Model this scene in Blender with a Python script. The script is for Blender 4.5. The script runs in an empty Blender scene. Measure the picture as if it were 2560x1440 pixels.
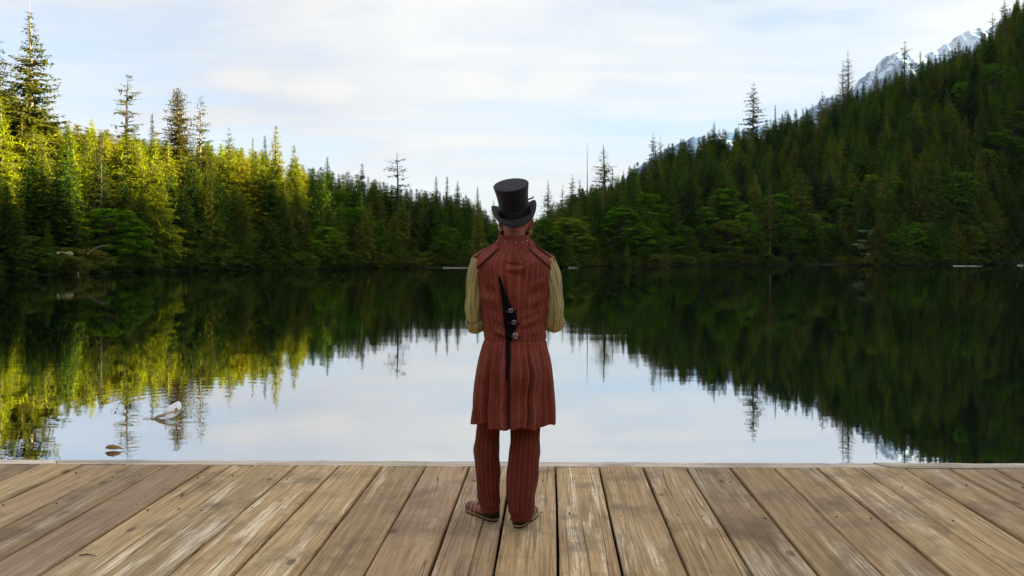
import bpy, bmesh, math, random
import numpy as np
from mathutils import Vector, Matrix, Euler
R = math.radians
scn = bpy.context.scene
COL = scn.collection
rng = random.Random(7)
nr = np.random.RandomState(11)

# ------------------------------------------------------------------ camera
ZC, FPX, HOR = 1.83, 2000.0, 642.0
cam_d = bpy.data.cameras.new('camera'); cam = bpy.data.objects.new('camera', cam_d); COL.objects.link(cam)
cam.location = (0, 0, ZC); cam.rotation_euler = (R(90), 0, 0)
cam_d.sensor_width = 36.0; cam_d.lens = 36.0*FPX/2560.0
cam_d.shift_y = -(720-HOR)/2560.0
cam_d.clip_start = 0.05; cam_d.clip_end = 12000
scn.camera = cam

# ------------------------------------------------------------------ world, sun, exposure
SUN_AZ, SUN_EL = 107.0, 18.5           # azimuth clockwise from +Y (the view direction)
world = bpy.data.worlds.new('World'); scn.world = world; world.use_nodes = True
scn.view_settings.view_transform = 'Standard'
try: scn.view_settings.look = 'None'
except Exception: pass
scn.view_settings.gamma = 1.0; scn.view_settings.use_curve_mapping = False
scn.view_settings.exposure = 2.1
sd = bpy.data.lights.new('sun', 'SUN'); sd.energy = 5.0; sd.angle = R(0.6); sd.color = (1.0, 0.85, 0.56)
sun = bpy.data.objects.new('sun', sd); COL.objects.link(sun)
sdir = Vector((math.sin(R(SUN_AZ))*math.cos(R(SUN_EL)), math.cos(R(SUN_AZ))*math.cos(R(SUN_EL)), math.sin(R(SUN_EL))))
sun.rotation_euler = (-sdir).to_track_quat('-Z', 'Y').to_euler(); sun.location = sdir*50

class NT:
    """small helper for node trees"""
    def __init__(s, nt): s.nt = nt; s.n = nt.nodes; s.l = nt.links
    def new(s, t, **kw):
        x = s.n.new(t)
        for k, v in kw.items():
            if k.startswith('i_'):
                key = k[2:]; key = int(key) if key.isdigit() else key.replace('_', ' ')
                s.put(x.inputs[key], v)
            else: setattr(x, k, v)
        return x
    def put(s, inp, v):
        if isinstance(v, bpy.types.NodeSocket): s.l.new(v, inp)
        elif isinstance(v, bpy.types.Node): s.l.new(v.outputs[0], inp)
        else:
            try: inp.default_value = v
            except Exception: inp.default_value = (*v, 1.0) if len(v) == 3 else v
    def math(s, op, a, b=None, c=None, clamp=False):
        x = s.n.new('ShaderNodeMath'); x.operation = op; x.use_clamp = clamp
        s.put(x.inputs[0], a)
        if b is not None: s.put(x.inputs[1], b)
        if c is not None: s.put(x.inputs[2], c)
        return x.outputs[0]
    def mix(s, f, a, b, blend='MIX'):
        x = s.n.new('ShaderNodeMix'); x.data_type = 'RGBA'; x.blend_type = blend
        s.put(x.inputs[0], f); s.put(x.inputs[6], (*a, 1) if isinstance(a, tuple) and len(a) == 3 else a)
        s.put(x.inputs[7], (*b, 1) if isinstance(b, tuple) and len(b) == 3 else b)
        return x.outputs[2]
    def ramp(s, f, stops, interp='LINEAR'):
        x = s.n.new('ShaderNodeValToRGB'); x.color_ramp.interpolation = interp
        e = x.color_ramp.elements
        while len(e) < len(stops): e.new(0.5)
        for i, (p, c) in enumerate(stops):
            e[i].position = p
            e[i].color = (c, c, c, 1) if isinstance(c, (int, float)) else (*c, 1)
        s.put(x.inputs[0], f); return x.outputs[0]
    def noise(s, vec, scale, detail=4, rough=.55, dist=0, dim='3D'):
        x = s.n.new('ShaderNodeTexNoise'); x.noise_dimensions = dim
        if vec is not None: s.put(x.inputs['Vector'], vec)
        s.put(x.inputs['Scale'], scale); x.inputs['Detail'].default_value = detail
        x.inputs['Roughness'].default_value = rough; x.inputs['Distortion'].default_value = dist
        return x.outputs[0]
    def mapping(s, vec, loc=(0,0,0), rot=(0,0,0), sc=(1,1,1)):
        x = s.n.new('ShaderNodeMapping'); s.put(x.inputs[0], vec)
        for i, v in ((1, loc), (2, rot), (3, sc)):
            if isinstance(v, bpy.types.NodeSocket): s.put(x.inputs[i], v)
            else: x.inputs[i].default_value = v
        return x.outputs[0]

def build_world():
    t = NT(world.node_tree); t.n.clear()
    out = t.new('ShaderNodeOutputWorld'); bg = t.new('ShaderNodeBackground')
    sky = t.new('ShaderNodeTexSky', sky_type='NISHITA', sun_disc=False)
    sky.sun_elevation = R(SUN_EL); sky.sun_rotation = R(SUN_AZ); sky.altitude = 100; sky.air_density = 1.0; sky.dust_density = 1.0
    tc = t.new('ShaderNodeTexCoord')
    nrm = t.new('ShaderNodeVectorMath', operation='NORMALIZE'); t.put(nrm.inputs[0], tc.outputs['Generated'])
    sp = t.new('ShaderNodeSeparateXYZ'); t.put(sp.inputs[0], nrm.outputs[0])
    z = t.math('MAXIMUM', sp.outputs[2], 0.0)
    # a high layer of thin stratus: direction projected on a slightly curved sheet
    zz = t.math('ADD', z, 0.14)
    px = t.math('DIVIDE', sp.outputs[0], zz); py = t.math('DIVIDE', sp.outputs[1], zz)
    cb = t.new('ShaderNodeCombineXYZ'); t.put(cb.inputs[0], px); t.put(cb.inputs[1], py)
    v = t.mapping(cb.outputs[0], loc=(1.7, 0.35, 0), sc=(0.62, 0.9, 1))
    n1 = t.noise(v, 1.1, 6, .52, 0.35); 
    v2 = t.mapping(cb.outputs[0], loc=(5.2, 3.1, 0), rot=(0, 0, .25), sc=(0.45, 1.5, 1))
    n2 = t.noise(v2, 2.3, 6, .55, 0.5)
    m = t.math('ADD', t.math('MULTIPLY', n1, .6), t.math('MULTIPLY', n2, .4))
    cover = t.ramp(m, [(0.36, 0.25), (0.46, 0.70), (0.58, 1.0)], 'EASE')
    # small puffs of cumulus low over the far end of the lake
    puffs = None
    for (cx, cy, wx, wz, a) in [(-.315, .206, .045, .017, .8), (-.222, .200, .050, .018, 1.), (-.035, .214, .050, .024, .8), (.055, .212, .055, .026, .8),
                                (-.50, .14, .05, .02, .4), (.0, .15, .12, .014, .5), (.2, .18, .16, .018, .5), (-.1, .30, .25, .04, .8), (.15, .32, .3, .03, .5)]:
        dx = t.math('DIVIDE', t.math('SUBTRACT', sp.outputs[0], cx), wx)
        dzv = t.math('DIVIDE', t.math('SUBTRACT', sp.outputs[2], cy), wz)
        # flatter underside
        r2 = t.math('ADD', t.math('MULTIPLY', dx, dx), t.math('MULTIPLY', dzv, dzv))
        nn = t.math('MULTIPLY', t.math('SUBTRACT', t.noise(nrm.outputs[0], 14, 4, .6), .5), 2.2)
        g = t.math('MULTIPLY', t.math('SUBTRACT', 1.0, t.math('ADD', r2, nn), clamp=True), a)
        puffs = g if puffs is None else t.math('MAXIMUM', puffs, g)
    front = t.math('GREATER_THAN', sp.outputs[1], 0.0)
    puffs = t.math('MULTIPLY', t.math('MULTIPLY', puffs, front), .75)
    cl = t.mix(t.ramp(n2, [(.3, 0.), (.7, 1.)]), (3.3, 3.5, 3.85), (4.05, 4.12, 4.2))
    skyc = t.mix(1.0, sky.outputs[0], (1.05, 1.08, 1.2), 'MULTIPLY')
    c = t.mix(cover, skyc, cl)
    c = t.mix(puffs, c, (4.35, 4.2, 4.1))
    t.put(bg.inputs[0], c); bg.inputs[1].default_value = 0.0505
    t.l.new(bg.outputs[0], out.inputs[0])
build_world()
scn.cycles.use_denoising = True
scn.cycles.max_bounces = 6; scn.cycles.diffuse_bounces = 2; scn.cycles.glossy_bounces = 3
scn.cycles.transmission_bounces = 3; scn.cycles.transparent_max_bounces = 6; scn.cycles.volume_bounces = 1
scn.cycles.volume_max_steps = 16
scn.cycles.sample_clamp_indirect = 4.0

# ------------------------------------------------------------------ object helpers
def tag(o, label=None, cat=None, group=None, kind=None):
    if label: o['label'] = label
    if cat: o['category'] = cat
    if group: o['group'] = group
    if kind: o['kind'] = kind
    return o
def link(o, parent=None):
    COL.objects.link(o)
    if parent is not None: o.parent = parent
    return o
def empty(name, loc=(0, 0, 0), rz=0.0, parent=None):
    o = bpy.data.objects.new(name, None); o.location = loc; o.rotation_euler = (0, 0, rz); o.empty_display_size = .2
    return link(o, parent)
def mesh(name, V, F, mat=None, smooth=False, attrs=None, uv=None):
    """V (n,3), F list of tuples or (m,k) array"""
    me = bpy.data.meshes.new(name)
    V = np.asarray(V, dtype=np.float32)
    if isinstance(F, np.ndarray):
        m, k = F.shape
        me.vertices.add(len(V)); me.vertices.foreach_set('co', V.ravel())
        me.loops.add(m*k); me.loops.foreach_set('vertex_index', F.astype(np.int32).ravel())
        me.polygons.add(m); me.polygons.foreach_set('loop_start', np.arange(0, m*k, k, dtype=np.int32))
        me.update(calc_edges=True)
    else:
        me.from_pydata(V.tolist(), [], F); me.update()
    if smooth: me.polygons.foreach_set('use_smooth', [True]*len(me.polygons))
    if attrs:
        for k, (dom, a) in attrs.items():
            at = me.attributes.new(k, 'FLOAT', dom); at.data.foreach_set('value', np.asarray(a, dtype=np.float32))
    if uv is not None:
        ul = me.uv_layers.new(name='UVMap'); idx = np.zeros(len(me.loops), dtype=np.int32); me.loops.foreach_get('vertex_index', idx)
        ul.data.foreach_set('uv', np.asarray(uv, dtype=np.float32)[idx].ravel())
    if mat: me.materials.append(mat)
    return me
def obj(name, me, parent=None, loc=None):
    o = bpy.data.objects.new(name, me)
    if loc is not None: o.location = loc
    return link(o, parent)
def material(name):
    m = bpy.data.materials.new(name); m.use_nodes = True; m.node_tree.nodes.clear()
    return m, NT(m.node_tree)
def principled(t, **kw):
    p = t.new('ShaderNodeBsdfPrincipled'); o = t.new('ShaderNodeOutputMaterial'); t.l.new(p.outputs[0], o.inputs[0])
    for k, v in kw.items(): t.put(p.inputs[k.replace('_', ' ')], v)
    return p
def bump(t, h, strength, dist):
    b = t.new('ShaderNodeBump'); t.put(b.inputs['Height'], h); b.inputs['Strength'].default_value = strength; b.inputs['Distance'].default_value = dist
    return b.outputs[0]

# ------------------------------------------------------------------ materials
def mat_foliage(name, dark, light, tipc, trans=.3, warm=None):
    """needles or leaves: per-tree and per-clump variation, tips lighter with new growth and painted branch light"""
    m, t = material(name)
    oi = t.new('ShaderNodeObjectInfo'); at = t.new('ShaderNodeAttribute', attribute_name='tip')
    tc = t.new('ShaderNodeTexCoord')
    n = t.noise(tc.outputs['Object'], .55, 3, .6)
    f = t.math('ADD', t.math('MULTIPLY', oi.outputs['Random'], .55), t.math('MULTIPLY', n, .55))
    c = t.mix(t.ramp(f, [(.2, 0.), (.85, 1.)]), dark, light)
    if warm:
        r2 = t.math('FRACT', t.math('MULTIPLY', oi.outputs['Random'], 17.31))
        c = t.mix(t.ramp(r2, [(.62, 0.), (.8, .75)]), c, warm)
    c = t.mix(t.math('MULTIPLY', at.outputs['Fac'], .9), c, tipc)  # tip colour carries new growth plus added light on the branch ends
    hv = t.new('ShaderNodeHueSaturation'); t.put(hv.inputs['Color'], c); hv.inputs['Saturation'].default_value = 1.12
    t.put(hv.inputs['Value'], t.math('ADD', .62, t.math('MULTIPLY', t.math('FRACT', t.math('MULTIPLY', oi.outputs['Random'], 5.77)), .85)))
    c = hv.outputs[0]
    p = t.new('ShaderNodeBsdfPrincipled'); t.put(p.inputs['Base Color'], c); p.inputs['Roughness'].default_value = .75
    p.inputs['Specular IOR Level'].default_value = .15
    tr = t.new('ShaderNodeBsdfTranslucent'); t.put(tr.inputs[0], c)
    mx = t.new('ShaderNodeMixShader'); mx.inputs[0].default_value = trans
    t.l.new(p.outputs[0], mx.inputs[1]); t.l.new(tr.outputs[0], mx.inputs[2])
    o = t.new('ShaderNodeOutputMaterial'); t.l.new(mx.outputs[0], o.inputs[0])
    return m
M = {}
M['needles'] = mat_foliage('conifer_needles', (.018, .055, .008), (.082, .155, .016), (.33, .43, .055), .3, (.16, .16, .025))
M['needles_sunlit'] = mat_foliage('sunlit_yellow_green_needles', (.21, .25, .013), (.38, .42, .018), (.52, .54, .03), .45, (.33, .27, .018))  # sunlight on the upper bank is put into this needle colour
M['needles_olive'] = mat_foliage('open_conifer_needles', (.07, .09, .014), (.15, .16, .026), (.28, .28, .05), .35, (.15, .11, .025))
M['leaves'] = mat_foliage('broad_leaves', (.055, .14, .012), (.12, .25, .022), (.27, .43, .05), .45, (.20, .20, .035))
M['leaves_dark'] = mat_foliage('shrub_leaves', (.035, .08, .010), (.08, .13, .018), (.17, .22, .035), .3, (.14, .10, .022))
M['leaves_pale'] = mat_foliage('pale_leaves', (.16, .25, .10), (.28, .38, .17), (.5, .55, .36), .3)
M['blossom'] = mat_foliage('cream_blossom', (.45, .45, .22), (.6, .6, .32), (.75, .74, .45), .2)

def mat_bark(name, a, b, sc=3):
    m, t = material(name); tc = t.new('ShaderNodeTexCoord')
    v = t.mapping(tc.outputs['Object'], sc=(sc, sc, sc*.18))
    n = t.noise(v, 2.5, 5, .65)
    p = principled(t, Base_Color=t.mix(t.ramp(n, [(.3, 0.), (.7, 1.)]), a, b), Roughness=.9)
    t.put(p.inputs['Normal'], bump(t, n, .6, .04)); return m
M['bark'] = mat_bark('conifer_bark', (.035, .024, .016), (.13, .098, .065))
M['bark_pale'] = mat_bark('pale_bark', (.16, .13, .09), (.38, .32, .23))
M['deadwood'] = mat_bark('bleached_wood', (.32, .28, .2), (.62, .56, .42))

def mat_ground():
    m, t = material('forest_floor'); g = t.new('ShaderNodeNewGeometry')
    n = t.noise(g.outputs['Position'], .12, 6, .6); n2 = t.noise(g.outputs['Position'], 1.2, 5, .65)
    c = t.mix(t.ramp(n, [(.35, 0.), (.65, 1.)]), (.022, .034, .012), (.05, .042, .02))
    c = t.mix(t.math('MULTIPLY', n2, .5), c, (.03, .05, .012))
    p = principled(t, Base_Color=c, Roughness=.95); t.put(p.inputs['Normal'], bump(t, n2, .8, .3)); return m
M['ground'] = mat_ground()

def mat_water():
    m, t = material('lake_water'); g = t.new('ShaderNodeNewGeometry')
    P = g.outputs['Position']
    # calm water: long low ripples across the view, patches of breeze
    a = t.noise(t.mapping(P, sc=(1.1, 5.0, 1)), 1.0, 3, .5, .3)
    b = t.noise(t.mapping(P, loc=(3, 9, 0), rot=(0, 0, .12), sc=(.16, .62, 1)), 1.0, 3, .5)
    c = t.noise(t.mapping(P, sc=(5, 16, 1)), 1.0, 2, .5)
    br = t.ramp(t.noise(t.mapping(P, loc=(2, 0, 0), sc=(.10, .07, 1)), 1.0, 2, .5), [(.38, .25), (.62, 1.)])
    # rings spreading from the floating leaves on the left
    h = t.math('ADD', t.math('MULTIPLY', a, .0010), t.math('MULTIPLY', b, .0042))
    h = t.math('MULTIPLY', t.math('ADD', h, t.math('MULTIPLY', c, .00016)), br)
    for (cx, cy, amp, wl, ext) in [(-4.2, 10.0, .00022, 24., .7), (-3.6, 7.6, .00010, 34., 1.6)]:
        vd = t.new('ShaderNodeVectorMath', operation='DISTANCE'); t.put(vd.inputs[0], P); vd.inputs[1].default_value = (cx, cy, 0)
        d = vd.outputs['Value']
        w = t.math('MULTIPLY', t.math('SINE', t.math('MULTIPLY', d, wl)), t.math('EXPONENT', t.math('MULTIPLY', d, -ext)))
        h = t.math('ADD', h, t.math('MULTIPLY', w, amp))
    nb = bump(t, h, 1.0, 1.0)
    gl = t.new('ShaderNodeBsdfGlossy'); gl.inputs['Roughness'].default_value = .0; gl.inputs[0].default_value = (.90, .91, .92, 1); t.put(gl.inputs['Normal'], nb)
    df = t.new('ShaderNodeBsdfDiffuse'); df.inputs[0].default_value = (.004, .008, .005, 1)
    fr = t.new('ShaderNodeFresnel'); fr.inputs[0].default_value = 2.2; t.put(fr.inputs['Normal'], nb)
    k = t.math('ADD', t.math('MULTIPLY', fr.outputs[0], .13), .74, clamp=True)
    mx = t.new('ShaderNodeMixShader'); t.put(mx.inputs[0], k); t.l.new(df.outputs[0], mx.inputs[1]); t.l.new(gl.outputs[0], mx.inputs[2])
    o = t.new('ShaderNodeOutputMaterial'); t.l.new(mx.outputs[0], o.inputs[0]); return m
M['water'] = mat_water()

def mat_wood(name, bright=1.0, along='Y', sat=1.0):
    """weathered softwood deck board; grain runs along local Y; each board takes its own random offset"""
    m, t = material(name)
    tc = t.new('ShaderNodeTexCoord'); oi = t.new('ShaderNodeObjectInfo'); rnd = oi.outputs['Random']
    off = t.new('ShaderNodeCombineXYZ'); t.put(off.inputs[0], t.math('MULTIPLY', rnd, 37.)); t.put(off.inputs[1], t.math('MULTIPLY', rnd, 91.)); t.put(off.inputs[2], t.math('MULTIPLY', rnd, 53.))
    va = t.new('ShaderNodeVectorMath', operation='ADD'); t.put(va.inputs[0], tc.outputs['Object']); t.put(va.inputs[1], off.outputs[0])
    base = va.outputs[0]
    if along == 'X': base = t.mapping(base, rot=(0, 0, R(90)))
    warp = t.noise(t.mapping(base, sc=(2.2, .9, 2)), 1.6, 2, .5)
    sp = t.new('ShaderNodeSeparateXYZ'); t.put(sp.inputs[0], base)
    # growth rings cut lengthwise: cathedral figure
    xx = t.math('ADD', sp.outputs[0], t.math('MULTIPLY', t.math('SUBTRACT', warp, .5), .10))
    ring = t.math('ABSOLUTE', t.math('SINE', t.math('MULTIPLY', xx, 150.)))
    fine = t.noise(t.mapping(base, sc=(160, 3.0, 40)), 1.0, 4, .65)
    mid = t.noise(t.mapping(base, sc=(30, .9, 8)), 1.0, 4, .6, .6)
    blot = t.noise(t.mapping(base, sc=(5.5, 2.2, 3)), 1.0, 5, .6, .4)
    big = t.noise(t.mapping(base, sc=(1.6, .8, 1)), 1.0, 3, .5)
    c = t.mix(t.ramp(mid, [(.3, 0.), (.68, 1.)]), (.21*bright, .120*bright, .046*bright), (.50*bright, .32*bright, .138*bright))
    c = t.mix(t.ramp(blot, [(.42, 0.), (.62, .65)]), c, (.36*bright, .225*bright, .105*bright))
    # silver-white worn streaks
    pale = t.math('MULTIPLY', t.ramp(t.noise(t.mapping(base, sc=(11, .8, 3)), 1.0, 6, .68, .3), [(.50, 0.), (.60, 1.)]), t.ramp(big, [(.42, .15), (.62, 1.)]))
    c = t.mix(t.math('MULTIPLY', t.math('MULTIPLY', pale, t.ramp(fine, [(.35, .2), (.6, 1.)])), .8), c, (.76*bright, .62*bright, .42*bright))
    # greenish and dark damp stains
    c = t.mix(t.ramp(t.noise(t.mapping(base, loc=(9, 4, 0), sc=(3.5, 3.0, 3)), 1.0, 5, .65), [(.50, 0.), (.68, .75)]), c, (.15*bright, .098*bright, .046*bright))
    # reddish or grey board to board
    r2 = t.math('FRACT', t.math('MULTIPLY', rnd, 13.7))
    c = t.mix(t.ramp(r2, [(.55, 0.), (.95, .35)]), c, (.30*bright, .16*bright, .10*bright))
    val = t.math('ADD', .72, t.math('MULTIPLY', t.math('FRACT', t.math('MULTIPLY', rnd, 7.9)), .62))
    hv = t.new('ShaderNodeHueSaturation'); t.put(hv.inputs['Color'], c); t.put(hv.inputs['Value'], val); hv.inputs['Saturation'].default_value = sat
    c = hv.outputs[0]
    rm = t.math('MULTIPLY', t.ramp(ring, [(0., 1.), (.35, 0.)]), t.ramp(big, [(.4, .0), (.6, .55)]))
    c = t.mix(rm, c, (.15*bright, .10*bright, .06*bright))
    c = t.mix(t.ramp(fine, [(.34, .75), (.48, 0.)]), c, (.12*bright, .078*bright, .042*bright))
    # long drying checks
    ck = t.noise(t.mapping(base, loc=(2, 7, 0), sc=(9, .22, 5)), 1.0, 2, .4, .15)
    ckl = t.ramp(t.math('ABSOLUTE', t.math('SUBTRACT', ck, .5)), [(0.0, 1.), (.006, 0.)])
    ckm = t.ramp(t.noise(t.mapping(base, loc=(5, 1, 0), sc=(3, .7, 2)), 1.0, 2, .5), [(.50, 0.), (.56, 1.)])
    crack = t.math('MULTIPLY', ckl, ckm)
    c = t.mix(t.math('MULTIPLY', crack, .85), c, (.035, .022, .014))
    # knots
    vo = t.new('ShaderNodeTexVoronoi', feature='F1'); t.put(vo.inputs['Vector'], t.mapping(base, sc=(3.2, 1.5, 0.01))); vo.inputs['Scale'].default_value = 1.0
    kn = t.ramp(vo.outputs['Distance'], [(.0, 1.), (.045, .9), (.075, .0)])
    c = t.mix(t.math('MULTIPLY', kn, .7), c, (.085, .045, .026))
    h = t.math('SUBTRACT', t.math('ADD', t.math('MULTIPLY', fine, .35), t.math('ADD', t.math('MULTIPLY', mid, .5), t.math('MULTIPLY', blot, .5))), t.math('MULTIPLY', crack, 1.2))
    p = principled(t, Base_Color=c, Roughness=.72); p.inputs['Specular IOR Level'].default_value = .25
    t.put(p.inputs['Normal'], bump(t, h, .7, .006)); return m
M['plank'] = mat_wood('weathered_deck_board', 1.50, 'Y', .95)
M['edge'] = mat_wood('sun_bleached_edge_board', 2.1, 'X', .55)
def simple(name, col, rough=.7, metal=0, nz=0.0, scale=30, spec=.4, nc=None):
    m, t = material(name); tc = t.new('ShaderNodeTexCoord'); n = t.noise(tc.outputs['Object'], scale, 4, .6)
    c = t.mix(t.ramp(n, [(.3, 0.), (.7, 1.)]), tuple(x*(1-nz) for x in col), nc or tuple(min(1, x*(1+nz)) for x in col))
    p = principled(t, Base_Color=c, Roughness=rough, Metallic=metal); p.inputs['Specular IOR Level'].default_value = spec
    t.put(p.inputs['Normal'], bump(t, n, .25, .004)); return m
M['damp_wood'] = simple('damp_timber', (.035, .026, .018), .9, 0, .3, 8)

# ------------------------------------------------------------------ terrain
def col_phi(px): return math.degrees(math.atan((px-1280)/FPX))
def dpt(y): return ZC*FPX/(y-HOR)
#       px    shore y   crest depth   skyline y   tree height at crest
prof = [(0, 690, 150, 195, 19), (120, 687, 150, 268, 18), (250, 683, 150, 315, 17), (400, 679, 155, 335, 17), (560, 675.5, 160, 350, 17), (800, 672, 170, 405, 16),
        (1000, 670, 180, 455, 15), (1180, 668.5, 200, 490, 14), (1230, 668, 215, 545, 11), (1345, 667.5, 220, 545, 11), (1450, 666, 230, 470, 15),
        (1600, 664, 250, 400, 16), (1700, 663, 260, 350, 16), (1900, 662, 280, 312, 17), (2100, 662, 300, 232, 17), (2300, 663, 310, 160, 17), (2450, 661.5, 322, 88, 17), (2560, 660, 335, -20, 17)]
ph, sh, cr, ch = [], [], [], []
for (px, sy, cd, sk, th) in prof:
    p_ = col_phi(px); c_ = math.cos(R(p_))
    ph.append(p_); sh.append(dpt(sy)/c_); cr.append(cd/c_); ch.append(max(1.2, ZC+(HOR-sk)/FPX*cd-th*.92))
ph += [40, 47, 56, 66, 76, 86, 98, 112, 130, 155, 180]
sh += [185, 165, 140, 115, 95, 80, 65, 50, 38, 30, 28]
cr += [385, 380, 375, 345, 320, 310, 305, 290, 260, 240, 230]
ch += [122, 146, 158, 138, 127, 124, 122, 100, 60, 35, 25]
ph = [-180, -150, -120, -95, -75, -55, -42] + ph
sh = [28, 30, 34, 40, 48, 58, 68] + sh
cr = [230, 220, 200, 180, 165, 155, 150] + cr
ch = [25, 25, 25, 24, 22, 20, 18.5] + ch
ph, sh, cr, ch = map(np.array, (ph, sh, cr, ch))
def nz2(x, y, s, seed=0.0):
    return (np.sin(x*s*1.3+1.7+seed)*np.cos(y*s*1.1+.4+seed*2) + .5*np.sin(x*s*2.7+y*s*1.9+seed*3) + .25*np.cos(x*s*5.1-y*s*4.7+seed))/1.75
def ground_z(x, y):
    x = np.asarray(x, float); y = np.asarray(y, float)
    phi = np.degrees(np.arctan2(x, y)); r = np.hypot(x, y)
    S = np.interp(phi, ph, sh) + 2.2*nz2(x, y, .11) + .8*nz2(x, y, .5, 2); C = np.interp(phi, ph, cr); H = np.interp(phi, ph, ch)
    t = np.clip((r-S)/(C-S), 0, 1)
    up = H*(.35*t + .65*t*t*(3-2*t))
    z = np.where(r < S, np.maximum(-3.0, -.16*(S-r)-.0), .22*(1-np.exp(-np.clip(r-S, 0, 99)))+up)
    far = np.clip((r-C)/900., 0, 1)
    z = np.where(r > C, .22+H*(1-far*far*(3-2*far)) + 2*far, z)
    return z + np.where(r > S+4, 1.1*nz2(x, y, .045, 1)*np.clip((r-S-4)/25, 0, 1), 0)
A = np.radians(np.concatenate([np.linspace(-180, -45, 46)[:-1], np.linspace(-45, 60, 351)[:-1], np.linspace(60, 180, 60)]))
RR = np.concatenate([[.5], np.linspace(12, 60, 18)[:-1], np.linspace(60, 230, 120)[:-1], np.linspace(230, 420, 50)[:-1], np.geomspace(420, 8500, 24)])
AA, RG = np.meshgrid(A, RR)
# beyond 420 m the sheet runs out to a rectangle that stays inside the haze box
sa, ca = np.sin(AA), np.cos(AA)
rmax = np.minimum(np.where(sa > 0, 4150/np.maximum(sa, 1e-6), 650/np.maximum(-sa, 1e-6)), np.where(ca > 0, 5650/np.maximum(ca, 1e-6), 480/np.maximum(-ca, 1e-6)))
RG = np.where(RG <= 420, RG, 420+(np.maximum(rmax, 440)-420)*((RG-420)/(8500-420)))
gx, gy = RG*np.sin(AA), RG*np.cos(AA)
gz = ground_z(gx, gy)
na, nrr = len(A), len(RR)
ii, jj = np.meshgrid(np.arange(nrr-1), np.arange(na-1), indexing='ij')
F = np.stack([ii*na+jj, ii*na+jj+1, (ii+1)*na+jj+1, (ii+1)*na+jj], -1).reshape(-1, 4)[:, ::-1]
terrain = obj('terrain', mesh('terrain', np.stack([gx, gy, gz], -1).reshape(-1, 3), F, M['ground'], True))
tag(terrain, kind='structure')
# lake surface
an = np.radians(np.linspace(-180, 180, 97))[:-1]; wr = np.interp(np.degrees(an), ph, sh)+9
V = np.concatenate([[[0, 0, 0]], np.stack([wr*np.sin(an), wr*np.cos(an), 0*an], -1)])
water = obj('water', mesh('water', V, [(0, i+2 if i < 95 else 1, i+1) for i in range(96)], M['water']))
tag(water, kind='structure')

# ------------------------------------------------------------------ snowy mountain far behind
def mat_mountain():
    m, t = material('haze_blue_rock_and_snow'); g = t.new('ShaderNodeNewGeometry')
    tc = t.new('ShaderNodeTexCoord'); sp = t.new('ShaderNodeSeparateXYZ'); t.put(sp.inputs[0], g.outputs['Position'])
    n = t.noise(t.mapping(g.outputs['Position'], rot=(0, .5, 0), sc=(.014, .014, .0045)), 1.0, 7, .66, .6)
    hgt = t.math('DIVIDE', sp.outputs[2], 1250.)
    s = t.ramp(t.math('ADD', n, t.math('MULTIPLY', hgt, .24)), [(.655, 0.), (.69, 1.)])
    n2 = t.noise(t.mapping(g.outputs['Position'], sc=(.02, .02, .02)), 1.0, 5, .6)
    rock = t.mix(n2, (.016, .085, .20), (.04, .14, .29))  # blue of the distant haze is put into the rock colour
    p = principled(t, Base_Color=t.mix(s, rock, (.40, .52, .66)), Roughness=.9); return m  # snow colour dimmed and blued to look shaded and hazy
sky_m = [(1300, 640), (1440, 600), (1480, 480), (1535, 462), (1560, 438), (1600, 405), (1650, 372), (1700, 345), (1730, 331), (1765, 329), (1800, 322), (1835, 318), (1900, 305),
         (1960, 300), (1995, 285), (2025, 262), (2050, 240), (2080, 232), (2110, 226), (2140, 205), (2152, 185), (2170, 172), (2185, 168), (2200, 143), (2215, 124),
         (2235, 121), (2262, 124), (2290, 135), (2310, 128), (2335, 112), (2360, 100), (2382, 90), (2393, 74), (2410, 70), (2428, 60), (2440, 58), (2452, 72), (2475, 60), (2520, 20), (2600, -10), (2720, -60), (2900, -40), (3100, 120)]
mx_, my_ = np.array(sky_m).T
DM = 4000.0
cols = np.linspace(1300, 3100, 420); rows = np.linspace(0, 1, 70)
crest = np.interp(cols, mx_, my_)+np.interp(cols, [1300, 1700, 1980, 2060], [6, 4, 8, 0])
crest = crest + 2.2*np.sin(cols*.21) + 1.4*np.sin(cols*.47+1) + 1.2*np.sin(cols*.93+2)
cx = (cols-1280)/FPX*DM; cz = ZC+(HOR-crest)/FPX*DM
V = []
for v in rows:
    f = abs(v*2-1)            # 0 at the crest (v=.5), 1 at both feet
    yv = DM + (v-.5)*2*1500
    ridg = np.abs(((cx*.0085+np.sin(cx*.004)*1.2+f*1.6) % 2)-1)*2-1
    ridg2 = np.abs(((cx*.023+f*3.1) % 2)-1)*2-1
    z = cz*(1-f**.85) + (ridg*70+ridg2*26)*np.sin(np.pi*min(f*1.3, 1))*(cz/1000)
    V.append(np.stack([cx + (ridg2*18)*f, np.full_like(cx, yv)+ridg*60*f, z], -1))
V = np.concatenate(V); nc_ = len(cols)
ii, jj = np.meshgrid(np.arange(len(rows)-1), np.arange(nc_-1), indexing='ij')
F = np.stack([ii*nc_+jj, ii*nc_+jj+1, (ii+1)*nc_+jj+1, (ii+1)*nc_+jj], -1).reshape(-1, 4)
mountain = obj('mountain', mesh('mountain', V, F, mat_mountain(), False)); tag(mountain, kind='structure')

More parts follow.
